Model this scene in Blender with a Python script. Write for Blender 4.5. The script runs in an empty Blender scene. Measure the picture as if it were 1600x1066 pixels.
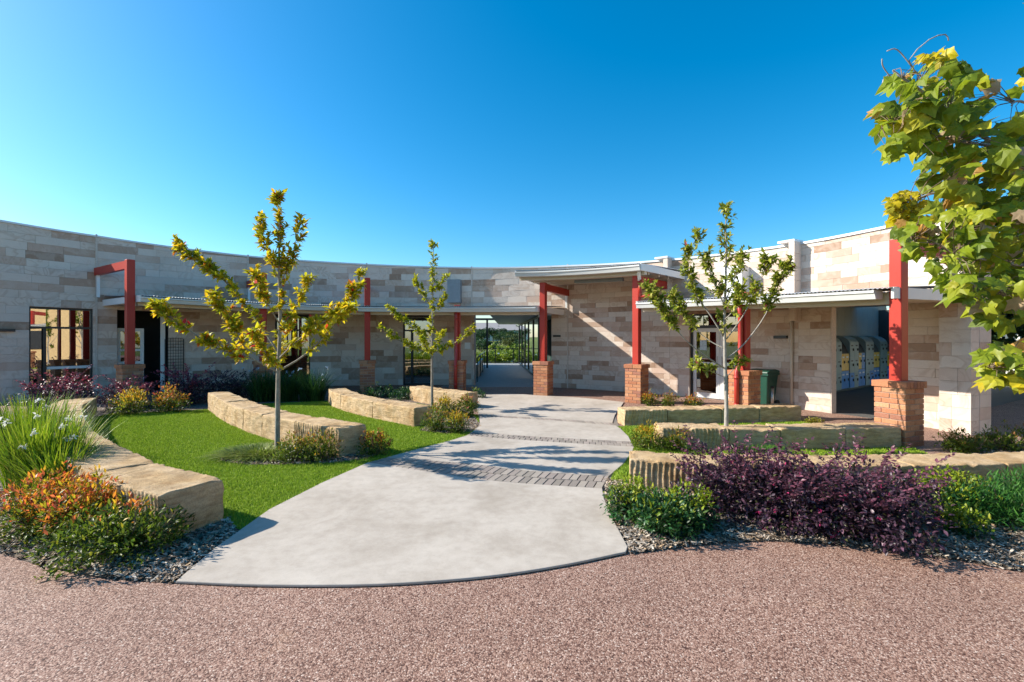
import bpy, bmesh, math, random
import numpy as np
from mathutils import Vector, Matrix

random.seed(7)
RNG = np.random.default_rng(11)
R = math.radians
SC = bpy.context.scene
COL = SC.collection

# ------------------------------------------------------------------ camera
F, HZ, CH = 711.0, 530.0, 1.75          # focal length in photo pixels, horizon row, eye height
cd = bpy.data.cameras.new('camera'); cam = bpy.data.objects.new('camera', cd); COL.objects.link(cam)
cd.sensor_width = 36.0; cd.lens = 16.0; cd.clip_end = 2000; cd.clip_start = 0.05
cd.shift_y = -3.0 / 1600.0
cam.location = (0, 0, CH); cam.rotation_euler = (R(90), 0, 0)
SC.camera = cam

# ------------------------------------------------------------------ world, sun, exposure
SUN_EL, SUN_A = 33.0, 6.0              # sun stands to the left, a little behind the courtyard
to_sun = Vector((-math.cos(R(SUN_A)) * math.cos(R(SUN_EL)), math.sin(R(SUN_A)) * math.cos(R(SUN_EL)), math.sin(R(SUN_EL))))
W_ = bpy.data.worlds.new('World'); SC.world = W_; W_.use_nodes = True
nt = W_.node_tree; nt.nodes.clear()
sky = nt.nodes.new('ShaderNodeTexSky'); sky.sky_type = 'NISHITA'; sky.sun_disc = False
sky.sun_elevation = R(SUN_EL); sky.sun_rotation = math.atan2(to_sun.x, to_sun.y)
sky.air_density = 1.0; sky.dust_density = 0.9; sky.ozone_density = 3.0; sky.altitude = 300
hs = nt.nodes.new('ShaderNodeHueSaturation'); hs.inputs['Saturation'].default_value = 1.45; hs.inputs['Hue'].default_value = 0.489
bg = nt.nodes.new('ShaderNodeBackground'); bg.inputs['Strength'].default_value = 0.112
wo = nt.nodes.new('ShaderNodeOutputWorld')
nt.links.new(sky.outputs[0], hs.inputs['Color']); nt.links.new(hs.outputs[0], bg.inputs['Color']); nt.links.new(bg.outputs[0], wo.inputs[0])
sl = bpy.data.lights.new('sun', 'SUN'); sl.energy = 4.6; sl.angle = R(0.5); sl.color = (1.0, 0.93, 0.82)
so = bpy.data.objects.new('sun', sl); COL.objects.link(so)
so.rotation_euler = to_sun.to_track_quat('Z', 'Y').to_euler(); so.location = (-12, 4, 15)
SC.view_settings.view_transform = 'Standard'; SC.view_settings.look = 'None'
SC.view_settings.gamma = 1.0; SC.view_settings.exposure = 0.98; SC.view_settings.use_curve_mapping = False
SC.cycles.use_denoising = True
SC.cycles.max_bounces = 7; SC.cycles.diffuse_bounces = 3; SC.cycles.transparent_max_bounces = 12
SC.cycles.caustics_reflective = False; SC.cycles.caustics_refractive = False

# ------------------------------------------------------------------ pixel helpers
def G(px, py, z=0.0):
    y = (CH - z) / (py - HZ) * F
    return Vector(((px - 800.0) / F * y, y, z))
def PX(px, y, z):
    return Vector(((px - 800.0) / F * y, y, z))
def PXY(px, py, y):
    return Vector(((px - 800.0) / F * y, y, CH + (HZ - py) / F * y))

# ------------------------------------------------------------------ materials
def new_mat(name):
    m = bpy.data.materials.new(name); m.use_nodes = True
    n = m.node_tree.nodes; n.clear()
    out = n.new('ShaderNodeOutputMaterial'); p = n.new('ShaderNodeBsdfPrincipled')
    m.node_tree.links.new(p.outputs[0], out.inputs[0])
    return m, m.node_tree, p, out
def N(t, typ, **kw):
    n = t.nodes.new(typ)
    for k, v in kw.items():
        if k in n.inputs: n.inputs[k].default_value = v
        else: setattr(n, k, v)
    return n
def ramp(t, fac, stops, interp='LINEAR'):
    r = t.nodes.new('ShaderNodeValToRGB'); r.color_ramp.interpolation = interp
    el = r.color_ramp.elements
    while len(el) < len(stops): el.new(0.5)
    for e, (p, c) in zip(el, stops):
        e.position = p; e.color = (c[0], c[1], c[2], 1)
    t.links.new(fac, r.inputs[0]); return r.outputs[0]
def mixc(t, fac, a, b, mode='MIX'):
    m = t.nodes.new('ShaderNodeMix'); m.data_type = 'RGBA'; m.blend_type = mode
    for s, v in ((m.inputs[0], fac), (m.inputs[6], a), (m.inputs[7], b)):
        if hasattr(v, 'links'): t.links.new(v, s)
        else: s.default_value = v if not isinstance(v, tuple) or len(v) == 4 else (*v, 1)
    return m.outputs[2]
def bump(t, p, h, strength=0.3, dist=0.01):
    b = t.nodes.new('ShaderNodeBump'); b.inputs['Strength'].default_value = strength; b.inputs['Distance'].default_value = dist
    t.links.new(h, b.inputs['Height']); t.links.new(b.outputs[0], p.inputs['Normal'])
def pos(t):
    return t.nodes.new('ShaderNodeNewGeometry').outputs['Position']
def attr(t, name):
    a = t.nodes.new('ShaderNodeAttribute'); a.attribute_name = name; return a
def noise(t, vec, scale, detail=4, rough=0.55, dist=0.0):
    n = N(t, 'ShaderNodeTexNoise', Scale=scale, Detail=detail, Roughness=rough, Distortion=dist)
    if vec is not None: t.links.new(vec, n.inputs['Vector'])
    return n.outputs['Fac']
def simple(name, col, rough=0.6, metal=0.0, var=0.12, scale=6.0, bmp=0.0, spec=0.5):
    m, t, p, o = new_mat(name)
    p.inputs['Roughness'].default_value = rough; p.inputs['Metallic'].default_value = metal
    p.inputs['Specular IOR Level'].default_value = spec
    f = noise(t, pos(t), scale, 5)
    c = ramp(t, f, [(0.25, tuple(x * (1 - var) for x in col)), (0.75, tuple(min(1, x * (1 + var)) for x in col))])
    t.links.new(c, p.inputs['Base Color'])
    if bmp: bump(t, p, noise(t, pos(t), scale * 12, 3), bmp, 0.004)
    return m

def m_wall_stone():
    m, t, p, o = new_mat('sandstone_cladding')
    a = attr(t, 'tint'); sp = N(t, 'ShaderNodeSeparateColor'); t.links.new(a.outputs['Color'], sp.inputs[0])
    base = ramp(t, sp.outputs[0], [(0.0, (.66, .56, .475)), (.20, (.73, .64, .555)), (.40, (.66, .575, .50)), (.56, (.72, .62, .53)), (.60, (.60, .455, .37)), (.72, (.56, .41, .325)), (.78, (.62, .50, .41)),
                                   (.83, (.44, .305, .225)), (.90, (.34, .225, .16)), (.95, (.50, .36, .28)), (1.0, (.70, .62, .55))])
    off = N(t, 'ShaderNodeVectorMath', operation='MULTIPLY_ADD'); t.links.new(a.outputs['Color'], off.inputs[0]); off.inputs[1].default_value = (60, 60, 60); t.links.new(pos(t), off.inputs[2])
    # liesegang-like swirls: bands of a distorted noise, plus broad stains inside each stone
    n1 = noise(t, off.outputs[0], 1.5, 2, .45, 1.4)
    mul = N(t, 'ShaderNodeMath', operation='MULTIPLY'); t.links.new(n1, mul.inputs[0]); mul.inputs[1].default_value = 7.0
    fr = N(t, 'ShaderNodeMath', operation='FRACT'); t.links.new(mul.outputs[0], fr.inputs[0])
    band = ramp(t, fr.outputs[0], [(0, (.05, .05, .05)), (.45, (.15, .15, .15)), (.80, (.70, .70, .70)), (.92, (.40, .40, .40)), (1, (.05, .05, .05))])
    sel = N(t, 'ShaderNodeMath', operation='MULTIPLY'); t.links.new(band, sel.inputs[0])
    s2 = ramp(t, sp.outputs[1], [(.35, (0.06, 0.06, 0.06)), (.95, (.75, .75, .75))]); t.links.new(s2, sel.inputs[1])
    c1 = mixc(t, sel.outputs[0], base, (.40, .255, .165))
    nb = noise(t, off.outputs[0], 3.2, 4, .6, .8)
    c1 = mixc(t, ramp(t, nb, [(.48, (0, 0, 0)), (.62, (.25, .25, .25))]), c1, (.74, .65, .56))
    c1 = mixc(t, ramp(t, nb, [(.30, (.35, .35, .35)), (.42, (0, 0, 0))]), c1, (.52, .38, .29))
    n2 = noise(t, pos(t), 38, 5, .7)
    c2 = mixc(t, .55, c1, ramp(t, n2, [(.3, (.86, .85, .84)), (.7, (1, 1, 1))]), 'MULTIPLY')
    n3 = noise(t, pos(t), .5, 3)
    c3 = mixc(t, .5, c2, ramp(t, n3, [(.35, (.84, .82, .80)), (.6, (1, 1, 1))]), 'MULTIPLY')
    t.links.new(c3, p.inputs['Base Color']); p.inputs['Roughness'].default_value = .88; p.inputs['Specular IOR Level'].default_value = .25
    bump(t, p, n2, .15, .003)
    return m
def m_bench_stone():
    m, t, p, o = new_mat('sandstone_block')
    ob = N(t, 'ShaderNodeObjectInfo'); P = pos(t)
    v = N(t, 'ShaderNodeVectorMath', operation='MULTIPLY_ADD'); t.links.new(ob.outputs['Random'], v.inputs[0]); v.inputs[1].default_value = (30, 30, 30); t.links.new(P, v.inputs[2])
    n1 = noise(t, v.outputs[0], 2.2, 6, .6, .6)
    base = ramp(t, n1, [(.25, (.40, .24, .105)), (.42, (.56, .39, .21)), (.58, (.62, .46, .28)), (.75, (.52, .32, .13))])
    st = N(t, 'ShaderNodeVectorMath', operation='MULTIPLY'); t.links.new(v.outputs[0], st.inputs[0]); st.inputs[1].default_value = (5, 5, 26)
    n2 = noise(t, st.outputs[0], 1.0, 4, .6, .4)
    c = mixc(t, .8, base, ramp(t, n2, [(.3, (.55, .50, .45)), (.6, (1.05, 1.05, 1.05))]), 'MULTIPLY')
    n3 = noise(t, P, 70, 6, .75)
    c = mixc(t, .7, c, ramp(t, n3, [(.32, (.55, .5, .45)), (.55, (1, 1, 1))]), 'MULTIPLY')
    n4 = noise(t, P, 1.3, 5, .65)
    c = mixc(t, ramp(t, n4, [(.55, (0, 0, 0)), (.72, (.5, .5, .5))]), c, (.50, .36, .24))
    t.links.new(c, p.inputs['Base Color']); p.inputs['Roughness'].default_value = .9; p.inputs['Specular IOR Level'].default_value = .2
    ad = N(t, 'ShaderNodeMath', operation='ADD'); t.links.new(n3, ad.inputs[0]); t.links.new(n2, ad.inputs[1])
    bump(t, p, ad.outputs[0], .8, .02)
    return m
def m_brick():
    m, t, p, o = new_mat('fired_brick')
    ob = N(t, 'ShaderNodeObjectInfo')
    n = noise(t, pos(t), 45, 5, .7)
    c = mixc(t, .6, ob.outputs['Color'], ramp(t, n, [(.3, (.55, .5, .48)), (.65, (1.1, 1.1, 1.1))]), 'MULTIPLY')
    t.links.new(c, p.inputs['Base Color']); p.inputs['Roughness'].default_value = .85; p.inputs['Specular IOR Level'].default_value = .25
    bump(t, p, n, .4, .004)
    return m
def m_aggregate():
    m, t, p, o = new_mat('exposed_aggregate')
    P = pos(t)
    v = N(t, 'ShaderNodeTexVoronoi', Scale=120.0, Randomness=1.0); t.links.new(P, v.inputs['Vector'])
    sp = N(t, 'ShaderNodeSeparateColor'); t.links.new(v.outputs['Color'], sp.inputs[0])
    c = ramp(t, sp.outputs[0], [(0, (.075, .036, .027)), (.2, (.20, .108, .077)), (.5, (.35, .212, .160)), (.8, (.44, .295, .228)), (.95, (.54, .40, .325)), (1, (.66, .55, .47))])
    gap = ramp(t, v.outputs['Distance'], [(.35, (1, 1, 1)), (.75, (.42, .35, .32))])
    c = mixc(t, .8, c, gap, 'MULTIPLY')
    n = noise(t, P, .8, 5, .6)
    c = mixc(t, .7, c, ramp(t, n, [(.3, (.80, .76, .74)), (.65, (1.08, 1.04, 1.02))]), 'MULTIPLY')
    n2 = noise(t, P, 3.2, 4, .6)
    c = mixc(t, ramp(t, n2, [(.6, (0, 0, 0)), (.85, (.45, .45, .45))]), c, (.40, .245, .15))
    t.links.new(c, p.inputs['Base Color']); p.inputs['Roughness'].default_value = .75; p.inputs['Specular IOR Level'].default_value = .35
    inv = N(t, 'ShaderNodeMath', operation='SUBTRACT'); inv.inputs[0].default_value = 1.0; t.links.new(v.outputs['Distance'], inv.inputs[1])
    bump(t, p, inv.outputs[0], .6, .004)
    return m
def m_concrete():
    m, t, p, o = new_mat('broomed_concrete')
    P = pos(t)
    n1 = noise(t, P, 1.1, 6, .62, .3); n2 = noise(t, P, 9, 6, .7); n3 = noise(t, P, 240, 3, .7)
    c = ramp(t, n1, [(.28, (.36, .31, .255)), (.5, (.46, .405, .345)), (.75, (.54, .485, .42))])
    c = mixc(t, .5, c, ramp(t, n2, [(.3, (.68, .66, .64)), (.6, (1, 1, 1))]), 'MULTIPLY')
    c = mixc(t, .5, c, ramp(t, n3, [(.3, (.72, .71, .70)), (.6, (1, 1, 1))]), 'MULTIPLY')
    v = N(t, 'ShaderNodeTexVoronoi', Scale=2.3); t.links.new(P, v.inputs['Vector'])
    c = mixc(t, ramp(t, v.outputs['Distance'], [(.008, (.8, .8, .8)), (.02, (0, 0, 0))]), c, (.16, .13, .10))
    t.links.new(c, p.inputs['Base Color']); p.inputs['Roughness'].default_value = .82; p.inputs['Specular IOR Level'].default_value = .3
    bump(t, p, n3, .35, .002)
    return m
def m_objcol(name, rough=.8, scale=60, amt=.5, bmp=.3):
    m, t, p, o = new_mat(name)
    ob = N(t, 'ShaderNodeObjectInfo'); n = noise(t, pos(t), scale, 5, .7)
    c = mixc(t, amt, ob.outputs['Color'], ramp(t, n, [(.3, (.6, .6, .6)), (.6, (1, 1, 1))]), 'MULTIPLY')
    t.links.new(c, p.inputs['Base Color']); p.inputs['Roughness'].default_value = rough
    bump(t, p, n, bmp, .003); return m
def m_leaf(name, source='attr', trans=.38, rough=.45, spec=.4):
    m, t, p, o = new_mat(name)
    if source == 'attr': c = attr(t, 'col').outputs['Color']
    else: c = N(t, 'ShaderNodeObjectInfo').outputs['Color']
    n = noise(t, pos(t), 30, 3)
    c = mixc(t, .5, c, ramp(t, n, [(.3, (.75, .75, .7)), (.7, (1.1, 1.1, 1.0))]), 'MULTIPLY')
    t.links.new(c, p.inputs['Base Color']); p.inputs['Roughness'].default_value = rough; p.inputs['Specular IOR Level'].default_value = spec
    tr = N(t, 'ShaderNodeBsdfTranslucent'); t.links.new(c, tr.inputs[0])
    mx = N(t, 'ShaderNodeMixShader'); mx.inputs[0].default_value = trans
    t.links.new(p.outputs[0], mx.inputs[1]); t.links.new(tr.outputs[0], mx.inputs[2]); t.links.new(mx.outputs[0], o.inputs[0])
    return m
def m_glass(name, tint=(.30, .36, .36), refl=.42):
    m, t, p, o = new_mat(name)
    t.nodes.remove(p)
    gl = N(t, 'ShaderNodeBsdfGlossy'); gl.inputs['Roughness'].default_value = .01; gl.inputs['Color'].default_value = (.95, .97, 1, 1)
    tr = N(t, 'ShaderNodeBsdfTransparent'); tr.inputs[0].default_value = (*tint, 1)
    fr = N(t, 'ShaderNodeLayerWeight', Blend=.35)
    mm = N(t, 'ShaderNodeMath', operation='MAXIMUM'); t.links.new(fr.outputs['Fresnel'], mm.inputs[0]); mm.inputs[1].default_value = refl
    n = noise(t, pos(t), .7, 2); b = N(t, 'ShaderNodeBump', Strength=.04, Distance=.05); t.links.new(n, b.inputs['Height']); t.links.new(b.outputs[0], gl.inputs['Normal'])
    mx = N(t, 'ShaderNodeMixShader'); t.links.new(mm.outputs[0], mx.inputs[0]); t.links.new(tr.outputs[0], mx.inputs[1]); t.links.new(gl.outputs[0], mx.inputs[2])
    t.links.new(mx.outputs[0], o.inputs[0]); return m
def m_bark(name, col):
    m, t, p, o = new_mat(name)
    v = N(t, 'ShaderNodeVectorMath', operation='MULTIPLY'); t.links.new(pos(t), v.inputs[0]); v.inputs[1].default_value = (40, 40, 12)
    n = noise(t, v.outputs[0], 1.0, 5, .7)
    c = ramp(t, n, [(.3, tuple(x * .5 for x in col)), (.55, col), (.75, tuple(min(1, x * 1.4) for x in col))])
    t.links.new(c, p.inputs['Base Color']); p.inputs['Roughness'].default_value = .9; bump(t, p, n, .5, .004); return m
def m_mulch():
    m, t, p, o = new_mat('mulch_soil')
    P = pos(t); v = N(t, 'ShaderNodeTexVoronoi', Scale=38.0); t.links.new(P, v.inputs['Vector'])
    sp = N(t, 'ShaderNodeSeparateColor'); t.links.new(v.outputs['Color'], sp.inputs[0])
    c = ramp(t, sp.outputs[0], [(0, (.05, .035, .026)), (.6, (.13, .095, .072)), (1, (.25, .20, .16))])
    t.links.new(c, p.inputs['Base Color']); p.inputs['Roughness'].default_value = .95; bump(t, p, v.outputs['Distance'], .8, .012); return m
def m_grassbase(name, a, b):
    m, t, p, o = new_mat(name); P = pos(t)
    n = noise(t, P, 120, 4, .8); n2 = noise(t, P, 1.2, 4)
    c = mixc(t, .5, ramp(t, n, [(.3, a), (.7, b)]), ramp(t, n2, [(.3, (.75, .8, .75)), (.7, (1.1, 1.05, 1)) ]), 'MULTIPLY')
    t.links.new(c, p.inputs['Base Color']); p.inputs['Roughness'].default_value = .9; p.inputs['Specular IOR Level'].default_value = .15
    bump(t, p, n, .8, .02); return m

M = dict(
    wall=m_wall_stone(), bench=m_bench_stone(), brick=m_brick(), agg=m_aggregate(), conc=m_concrete(),
    mortar=simple('mortar', (.56, .48, .41), .95, 0, .15, 30, .3), bmortar=simple('brick_mortar', (.40, .31, .25), .95, 0, .15, 30, .3),
    paver=m_objcol('grey_paver', .85), mulch=m_mulch(), chip=m_leaf('mulch_chip', 'attr', 0.0, .9, .2),
    turfbase=m_grassbase('turf_backing', (.12, .20, .015), (.20, .30, .025)), turf=m_leaf('turf_blade', 'attr', .25, .6, .25),
    leaf=m_leaf('leaf', 'attr', .5), gloss=m_leaf('glossy_leaf', 'attr', .28, .42, .4), bigleaf=m_leaf('broad_leaf', 'obj', .45, .5, .35),
    red=simple('red_painted_steel', (.40, .036, .022), .45, 0, .10, 1.5, 0, .3), redpipe=simple('red_enamel_pipe', (.36, .030, .020), .32, 0, .08, 2),
    gutter=simple('pale_grey_gutter', (.56, .57, .56), .4, .0, .06, 2), roof=simple('zincalume_roofing', (.60, .62, .64), .35, .5, .08, 3),
    cream=simple('cream_fascia', (.58, .50, .40), .6, 0, .06, 3), white=simple('white_powdercoat', (.72, .72, .70), .45, 0, .06, 2),
    cap=simple('metal_coping', (.62, .64, .66), .4, .2, .05, 2), black=simple('black_aluminium', (.018, .02, .022), .4, 0, .2, 3),
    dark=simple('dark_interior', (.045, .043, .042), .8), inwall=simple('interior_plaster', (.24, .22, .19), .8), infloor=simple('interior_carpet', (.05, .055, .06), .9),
    glass=m_glass('window_glass', (.34, .36, .34), .40), doorglass=m_glass('door_glass', (.25, .28, .30), .22), clear=m_glass('corridor_glass', (.45, .62, .62), .2),
    bark=m_bark('young_bark', (.30, .26, .21)), palebark=m_bark('pale_bark', (.34, .31, .27)), twig=m_bark('twig_bark', (.20, .14, .09)),
    green_plastic=simple('green_bin_plastic', (.008, .06, .038), .4), rubber=simple('black_rubber', (.02, .02, .02), .7),
    steel=simple('brushed_steel', (.5, .5, .48), .35, .8), greybox=simple('grey_steel_box', (.20, .23, .25), .5),
    lockgrey=simple('locker_grey', (.24, .33, .35), .4, 0, .1, 4), lockblue=simple('locker_blue', (.02, .20, .60), .4, 0, .12, 4), lockyellow=simple('locker_yellow', (.80, .48, .02), .4, 0, .12, 4),
    lockdark=simple('locker_hood_charcoal', (.045, .042, .045), .5), panel=simple('white_lining_board', (.55, .56, .54), .6, 0, .06, 2),
    floor=simple('alcove_floor', (.10, .095, .09), .7, 0, .15, 5, .2), corrfloor=simple('corridor_concrete', (.24, .25, .25), .75, 0, .15, 4, .2),
    ground=m_grassbase('rough_grass', (.07, .10, .02), (.16, .19, .05)), housew=simple('house_render', (.70, .68, .63), .7), houser=simple('house_roofing', (.30, .28, .27), .6),
    carw=simple('car_paint_silver', (.55, .57, .60), .25, .3), asphalt=simple('asphalt', (.06, .06, .06), .9, 0, .2, 20, .3),
    poster=simple('paper_notice', (.45, .55, .60), .7, 0, .3, 25), flax=m_leaf('strap_leaf', 'attr', .35, .4, .4), petal=m_leaf('petal', 'attr', .4, .6, .2),
)

# ------------------------------------------------------------------ object helpers
def link(name, me, mat, parent=None, origin=None):
    o = bpy.data.objects.new(name, me); COL.objects.link(o)
    if mat is not None and not me.materials: me.materials.append(mat)
    if parent is not None: o.parent = parent
    return o
def empty(name, loc, rz=0.0):
    o = bpy.data.objects.new(name, None); COL.objects.link(o); o.location = loc; o.rotation_euler = (0, 0, rz); o.empty_display_size = .2
    return o
def tag(o, label=None, cat=None, group=None, kind=None):
    if label: o['label'] = label
    if cat: o['category'] = cat
    if group: o['group'] = group
    if kind: o['kind'] = kind
    return o
def root_loc(o):
    l = Vector((0, 0, 0))
    while o is not None:
        l += Vector(o.location); o = o.parent
    return l
def fast_mesh(name, V, Fc, col=None, smooth=False, cname='col'):
    V = np.asarray(V, dtype=np.float32).reshape(-1, 3); Fc = np.asarray(Fc, dtype=np.int32)
    k = Fc.shape[1]; me = bpy.data.meshes.new(name)
    me.vertices.add(len(V)); me.vertices.foreach_set('co', V.ravel())
    me.loops.add(Fc.size); me.loops.foreach_set('vertex_index', Fc.ravel())
    me.polygons.add(len(Fc)); me.polygons.foreach_set('loop_start', np.arange(0, Fc.size, k, dtype=np.int32))
    me.polygons.foreach_set('loop_total', np.full(len(Fc), k, dtype=np.int32))
    if smooth: me.polygons.foreach_set('use_smooth', np.ones(len(Fc), dtype=bool))
    me.update(calc_edges=True)
    if col is not None:
        a = me.color_attributes.new(cname, 'FLOAT_COLOR', 'POINT')
        c4 = np.ones((len(V), 4), dtype=np.float32); c4[:, :3] = col; a.data.foreach_set('color', c4.ravel())
    return me
class MB:
    """collects polygons in world space; build() links them as ONE mesh object under a parent whose origin is respected"""
    def __init__(s): s.v = []; s.f = []; s.t = []
    def add(s, vs, fs, tint=None):
        b = len(s.v); s.v += [tuple(x) for x in vs]; s.f += [tuple(i + b for i in f) for f in fs]
        if tint is not None: s.t += [tint] * len(vs)
        return s
    def hexa(s, c, tint=None):      # 8 corners: bottom 4 ccw, top 4 ccw
        return s.add(c, [(0, 3, 2, 1), (4, 5, 6, 7), (0, 1, 5, 4), (1, 2, 6, 5), (2, 3, 7, 6), (3, 0, 4, 7)], tint)
    def box(s, c, sz, rz=0.0, tint=None):
        c = Vector(c); cx, sx = math.cos(rz), math.sin(rz); h = [q / 2 for q in sz]; out = []
        for z in (-h[2], h[2]):
            for x, y in ((-h[0], -h[1]), (h[0], -h[1]), (h[0], h[1]), (-h[0], h[1])):
                out.append((c.x + x * cx - y * sx, c.y + x * sx + y * cx, c.z + z))
        return s.hexa(out, tint)
    def beam(s, a, b, w, h, up=Vector((0, 0, 1))):   # rectangular bar from a to b
        a = Vector(a); b = Vector(b); d = (b - a).normalized()
        if abs(d.z) > .95: up = Vector((0, 1, 0))
        x = d.cross(up).normalized() * (w / 2); y = x.cross(d).normalized() * (h / 2)
        return s.hexa([a - x - y, a + x - y, a + x + y, a - x + y, b - x - y, b + x - y, b + x + y, b - x + y])
    def tube(s, pts, rad, n=8, cap=True):
        pts = [Vector(p) for p in pts]; rad = rad if isinstance(rad, (list, tuple)) else [rad] * len(pts)
        b = len(s.v); prev = None
        for i, p in enumerate(pts):
            d = (pts[min(i + 1, len(pts) - 1)] - pts[max(i - 1, 0)]).normalized()
            if prev is None: x = d.orthogonal().normalized()
            else:
                x = prev - d * prev.dot(d); x = x.normalized() if x.length > 1e-6 else d.orthogonal().normalized()
            prev = x; y = d.cross(x)
            for k in range(n):
                a = 2 * math.pi * k / n; s.v.append(tuple(p + (x * math.cos(a) + y * math.sin(a)) * rad[i]))
        for i in range(len(pts) - 1):
            for k in range(n):
                k2 = (k + 1) % n; s.f.append((b + i * n + k, b + i * n + k2, b + (i + 1) * n + k2, b + (i + 1) * n + k))
        if cap:
            s.f.append(tuple(b + k for k in reversed(range(n)))); s.f.append(tuple(b + (len(pts) - 1) * n + k for k in range(n)))
        return s
    def build(s, name, mat, parent=None, smooth=False):
        off = root_loc(parent) if parent is not None else Vector((0, 0, 0))
        me = bpy.data.meshes.new(name); me.from_pydata([(x - off.x, y - off.y, z - off.z) for x, y, z in s.v], [], s.f)
        if smooth: me.polygons.foreach_set('use_smooth', [True] * len(me.polygons))
        if s.t:
            a = me.color_attributes.new('tint', 'FLOAT_COLOR', 'POINT')
            a.data.foreach_set('color', [q for t3 in s.t for q in (*t3, 1.0)])
        me.update()
        return link(name, me, mat, parent)
def soften(o, w=.006, seg=2):
    b = o.modifiers.new('bevel', 'BEVEL'); b.width = w; b.segments = seg; b.limit_method = 'ANGLE'
    return o
def bezel(o, smooth=True): return o

# ------------------------------------------------------------------ wall curve and post curve
JW = [(-14.6, 10.4), (-12.7, 13.9), (-9.45, 16.3), (-5.5, 17.25), (-1.52, 17.3), (2.0, 16.25), (4.93, 14.18), (7.19, 11.4), (8.5, 8.35)]   # u = -1 .. 7
PP = [(px, y) for px, y in ((203, 12.5), (411, 14.4), (574, 15.0), (715, 14.9), (849, 14.3), (995, 12.6), (1163, 10.2), (1404, 7.62))]
PJ = [((px - 800) / F * y, y) for px, y in PP]
PJ = [(2 * PJ[0][0] - PJ[1][0] + .35, 2 * PJ[0][1] - PJ[1][1] - .5)] + PJ
def crom(P, u):
    P = [Vector((2 * P[0][0] - P[1][0], 2 * P[0][1] - P[1][1]))] + [Vector(p) for p in P] + [Vector((2 * P[-1][0] - P[-2][0], 2 * P[-1][1] - P[-2][1]))]
    i = int(min(max(math.floor(u), 0), len(P) - 4)); f = u - i
    a, b, c, d = P[i], P[i + 1], P[i + 2], P[i + 3]
    return .5 * ((2 * b) + (c - a) * f + (2 * a - 5 * b + 4 * c - d) * f * f + (3 * b - a - 3 * c + d) * f ** 3)
def WC(u): return crom(JW, u + 1)
def PC(u): return crom(PJ, u + 1)
def WN(u):
    t = (WC(u + .01) - WC(u - .01)).normalized(); return Vector((t.y, -t.x))
def Wp(u, d, z):
    p = WC(u) + WN(u) * d; return Vector((p.x, p.y, z))
def Kp(u, d, z):                       # canopy frame: d = 1 at the post line, 0 at the wall
    a = WC(u); p = a + (PC(u) - a) * d; return Vector((p.x, p.y, z))
def lut(tab):
    xs = [a for a, b in tab]; ys = [b for a, b in tab]
    return lambda u: float(np.interp(u, xs, ys))
HT = lut([(-1, 4.92), (0, 4.86), (1, 4.68), (2, 4.54), (3, 4.42), (4, 4.33), (5, 4.18), (6, 4.10), (7, 4.10)])
GT = lut([(0, 2.92), (1, 2.85), (2, 2.79), (3, 2.77), (4, 2.75), (5, 2.74), (6, 2.66), (7, 2.57)])
US = np.linspace(-1, 7, 1601)
PXS = {}
def u_at(px, d=0.0, fn=Wp):
    key = (d, fn.__name__)
    if key not in PXS:
        arr = np.array([(lambda q: 800 + F * q.x / q.y)(fn(u, d, 0)) for u in US]); PXS[key] = arr
    return float(np.interp(px, PXS[key], US))
SARR = np.concatenate([[0], np.cumsum([(WC(a) - WC(b)).length for a, b in zip(US[1:], US[:-1])])])
def s_of(u): return float(np.interp(u, US, SARR))
def u_of(s): return float(np.interp(s, SARR, US))
def num(v): return v if callable(v) else (lambda u, q=v: q)
def sweep(mb, fn, u0, u1, d0, d1, z0, z1, n=None):
    """closed curved bar between u0..u1, d0..d1, z0..z1 (z may depend on u)"""
    n = n or max(1, int(abs(u1 - u0) * 14)); z0 = num(z0); z1 = num(z1); vs = []; fs = []
    for i in range(n + 1):
        u = u0 + (u1 - u0) * i / n
        vs += [fn(u, d0, z0(u)), fn(u, d1, z0(u)), fn(u, d1, z1(u)), fn(u, d0, z1(u))]
    for i in range(n):
        a, b = 4 * i, 4 * i + 4
        for k in range(4):
            k2 = (k + 1) % 4; fs.append((a + k, a + k2, b + k2, b + k))
    fs.append((0, 3, 2, 1)); fs.append((4 * n, 4 * n + 1, 4 * n + 2, 4 * n + 3))
    return mb.add(vs, fs)

# ------------------------------------------------------------------ ground, forecourt, path
def poly_sheet(name, pts, z, mat, thick=0.0, kind='structure', parent=None, holes=None):
    bm = bmesh.new(); off = root_loc(parent) if parent else Vector((0, 0, 0))
    vs = [bm.verts.new((p[0] - off.x, p[1] - off.y, z - off.z)) for p in pts]
    f = bm.faces.new(vs); f.normal_update()
    if f.normal.z < 0: bmesh.ops.reverse_faces(bm, faces=[f])
    if thick:
        r = bmesh.ops.extrude_face_region(bm, geom=[f])
        top = [e for e in r['geom'] if isinstance(e, bmesh.types.BMVert)]
        for v in top: v.co.z += 0
        for v in vs: v.co.z -= thick
        bmesh.ops.recalc_face_normals(bm, faces=bm.faces)
    bmesh.ops.triangulate(bm, faces=[q for q in bm.faces if len(q.verts) > 4])
    me = bpy.data.meshes.new(name); bm.to_mesh(me); bm.free()
    o = link(name, me, mat, parent)
    if kind and parent is None: o['kind'] = kind
    return o
def smooth_line(pts, n=6):
    out = []
    for i in range(len(pts) - 1):
        for k in range(n): out.append(crom(pts, i + k / n))
    out.append(Vector(pts[-1])); return out
g2 = lambda lst: [tuple(G(*p)[:2]) for p in lst]

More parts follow.
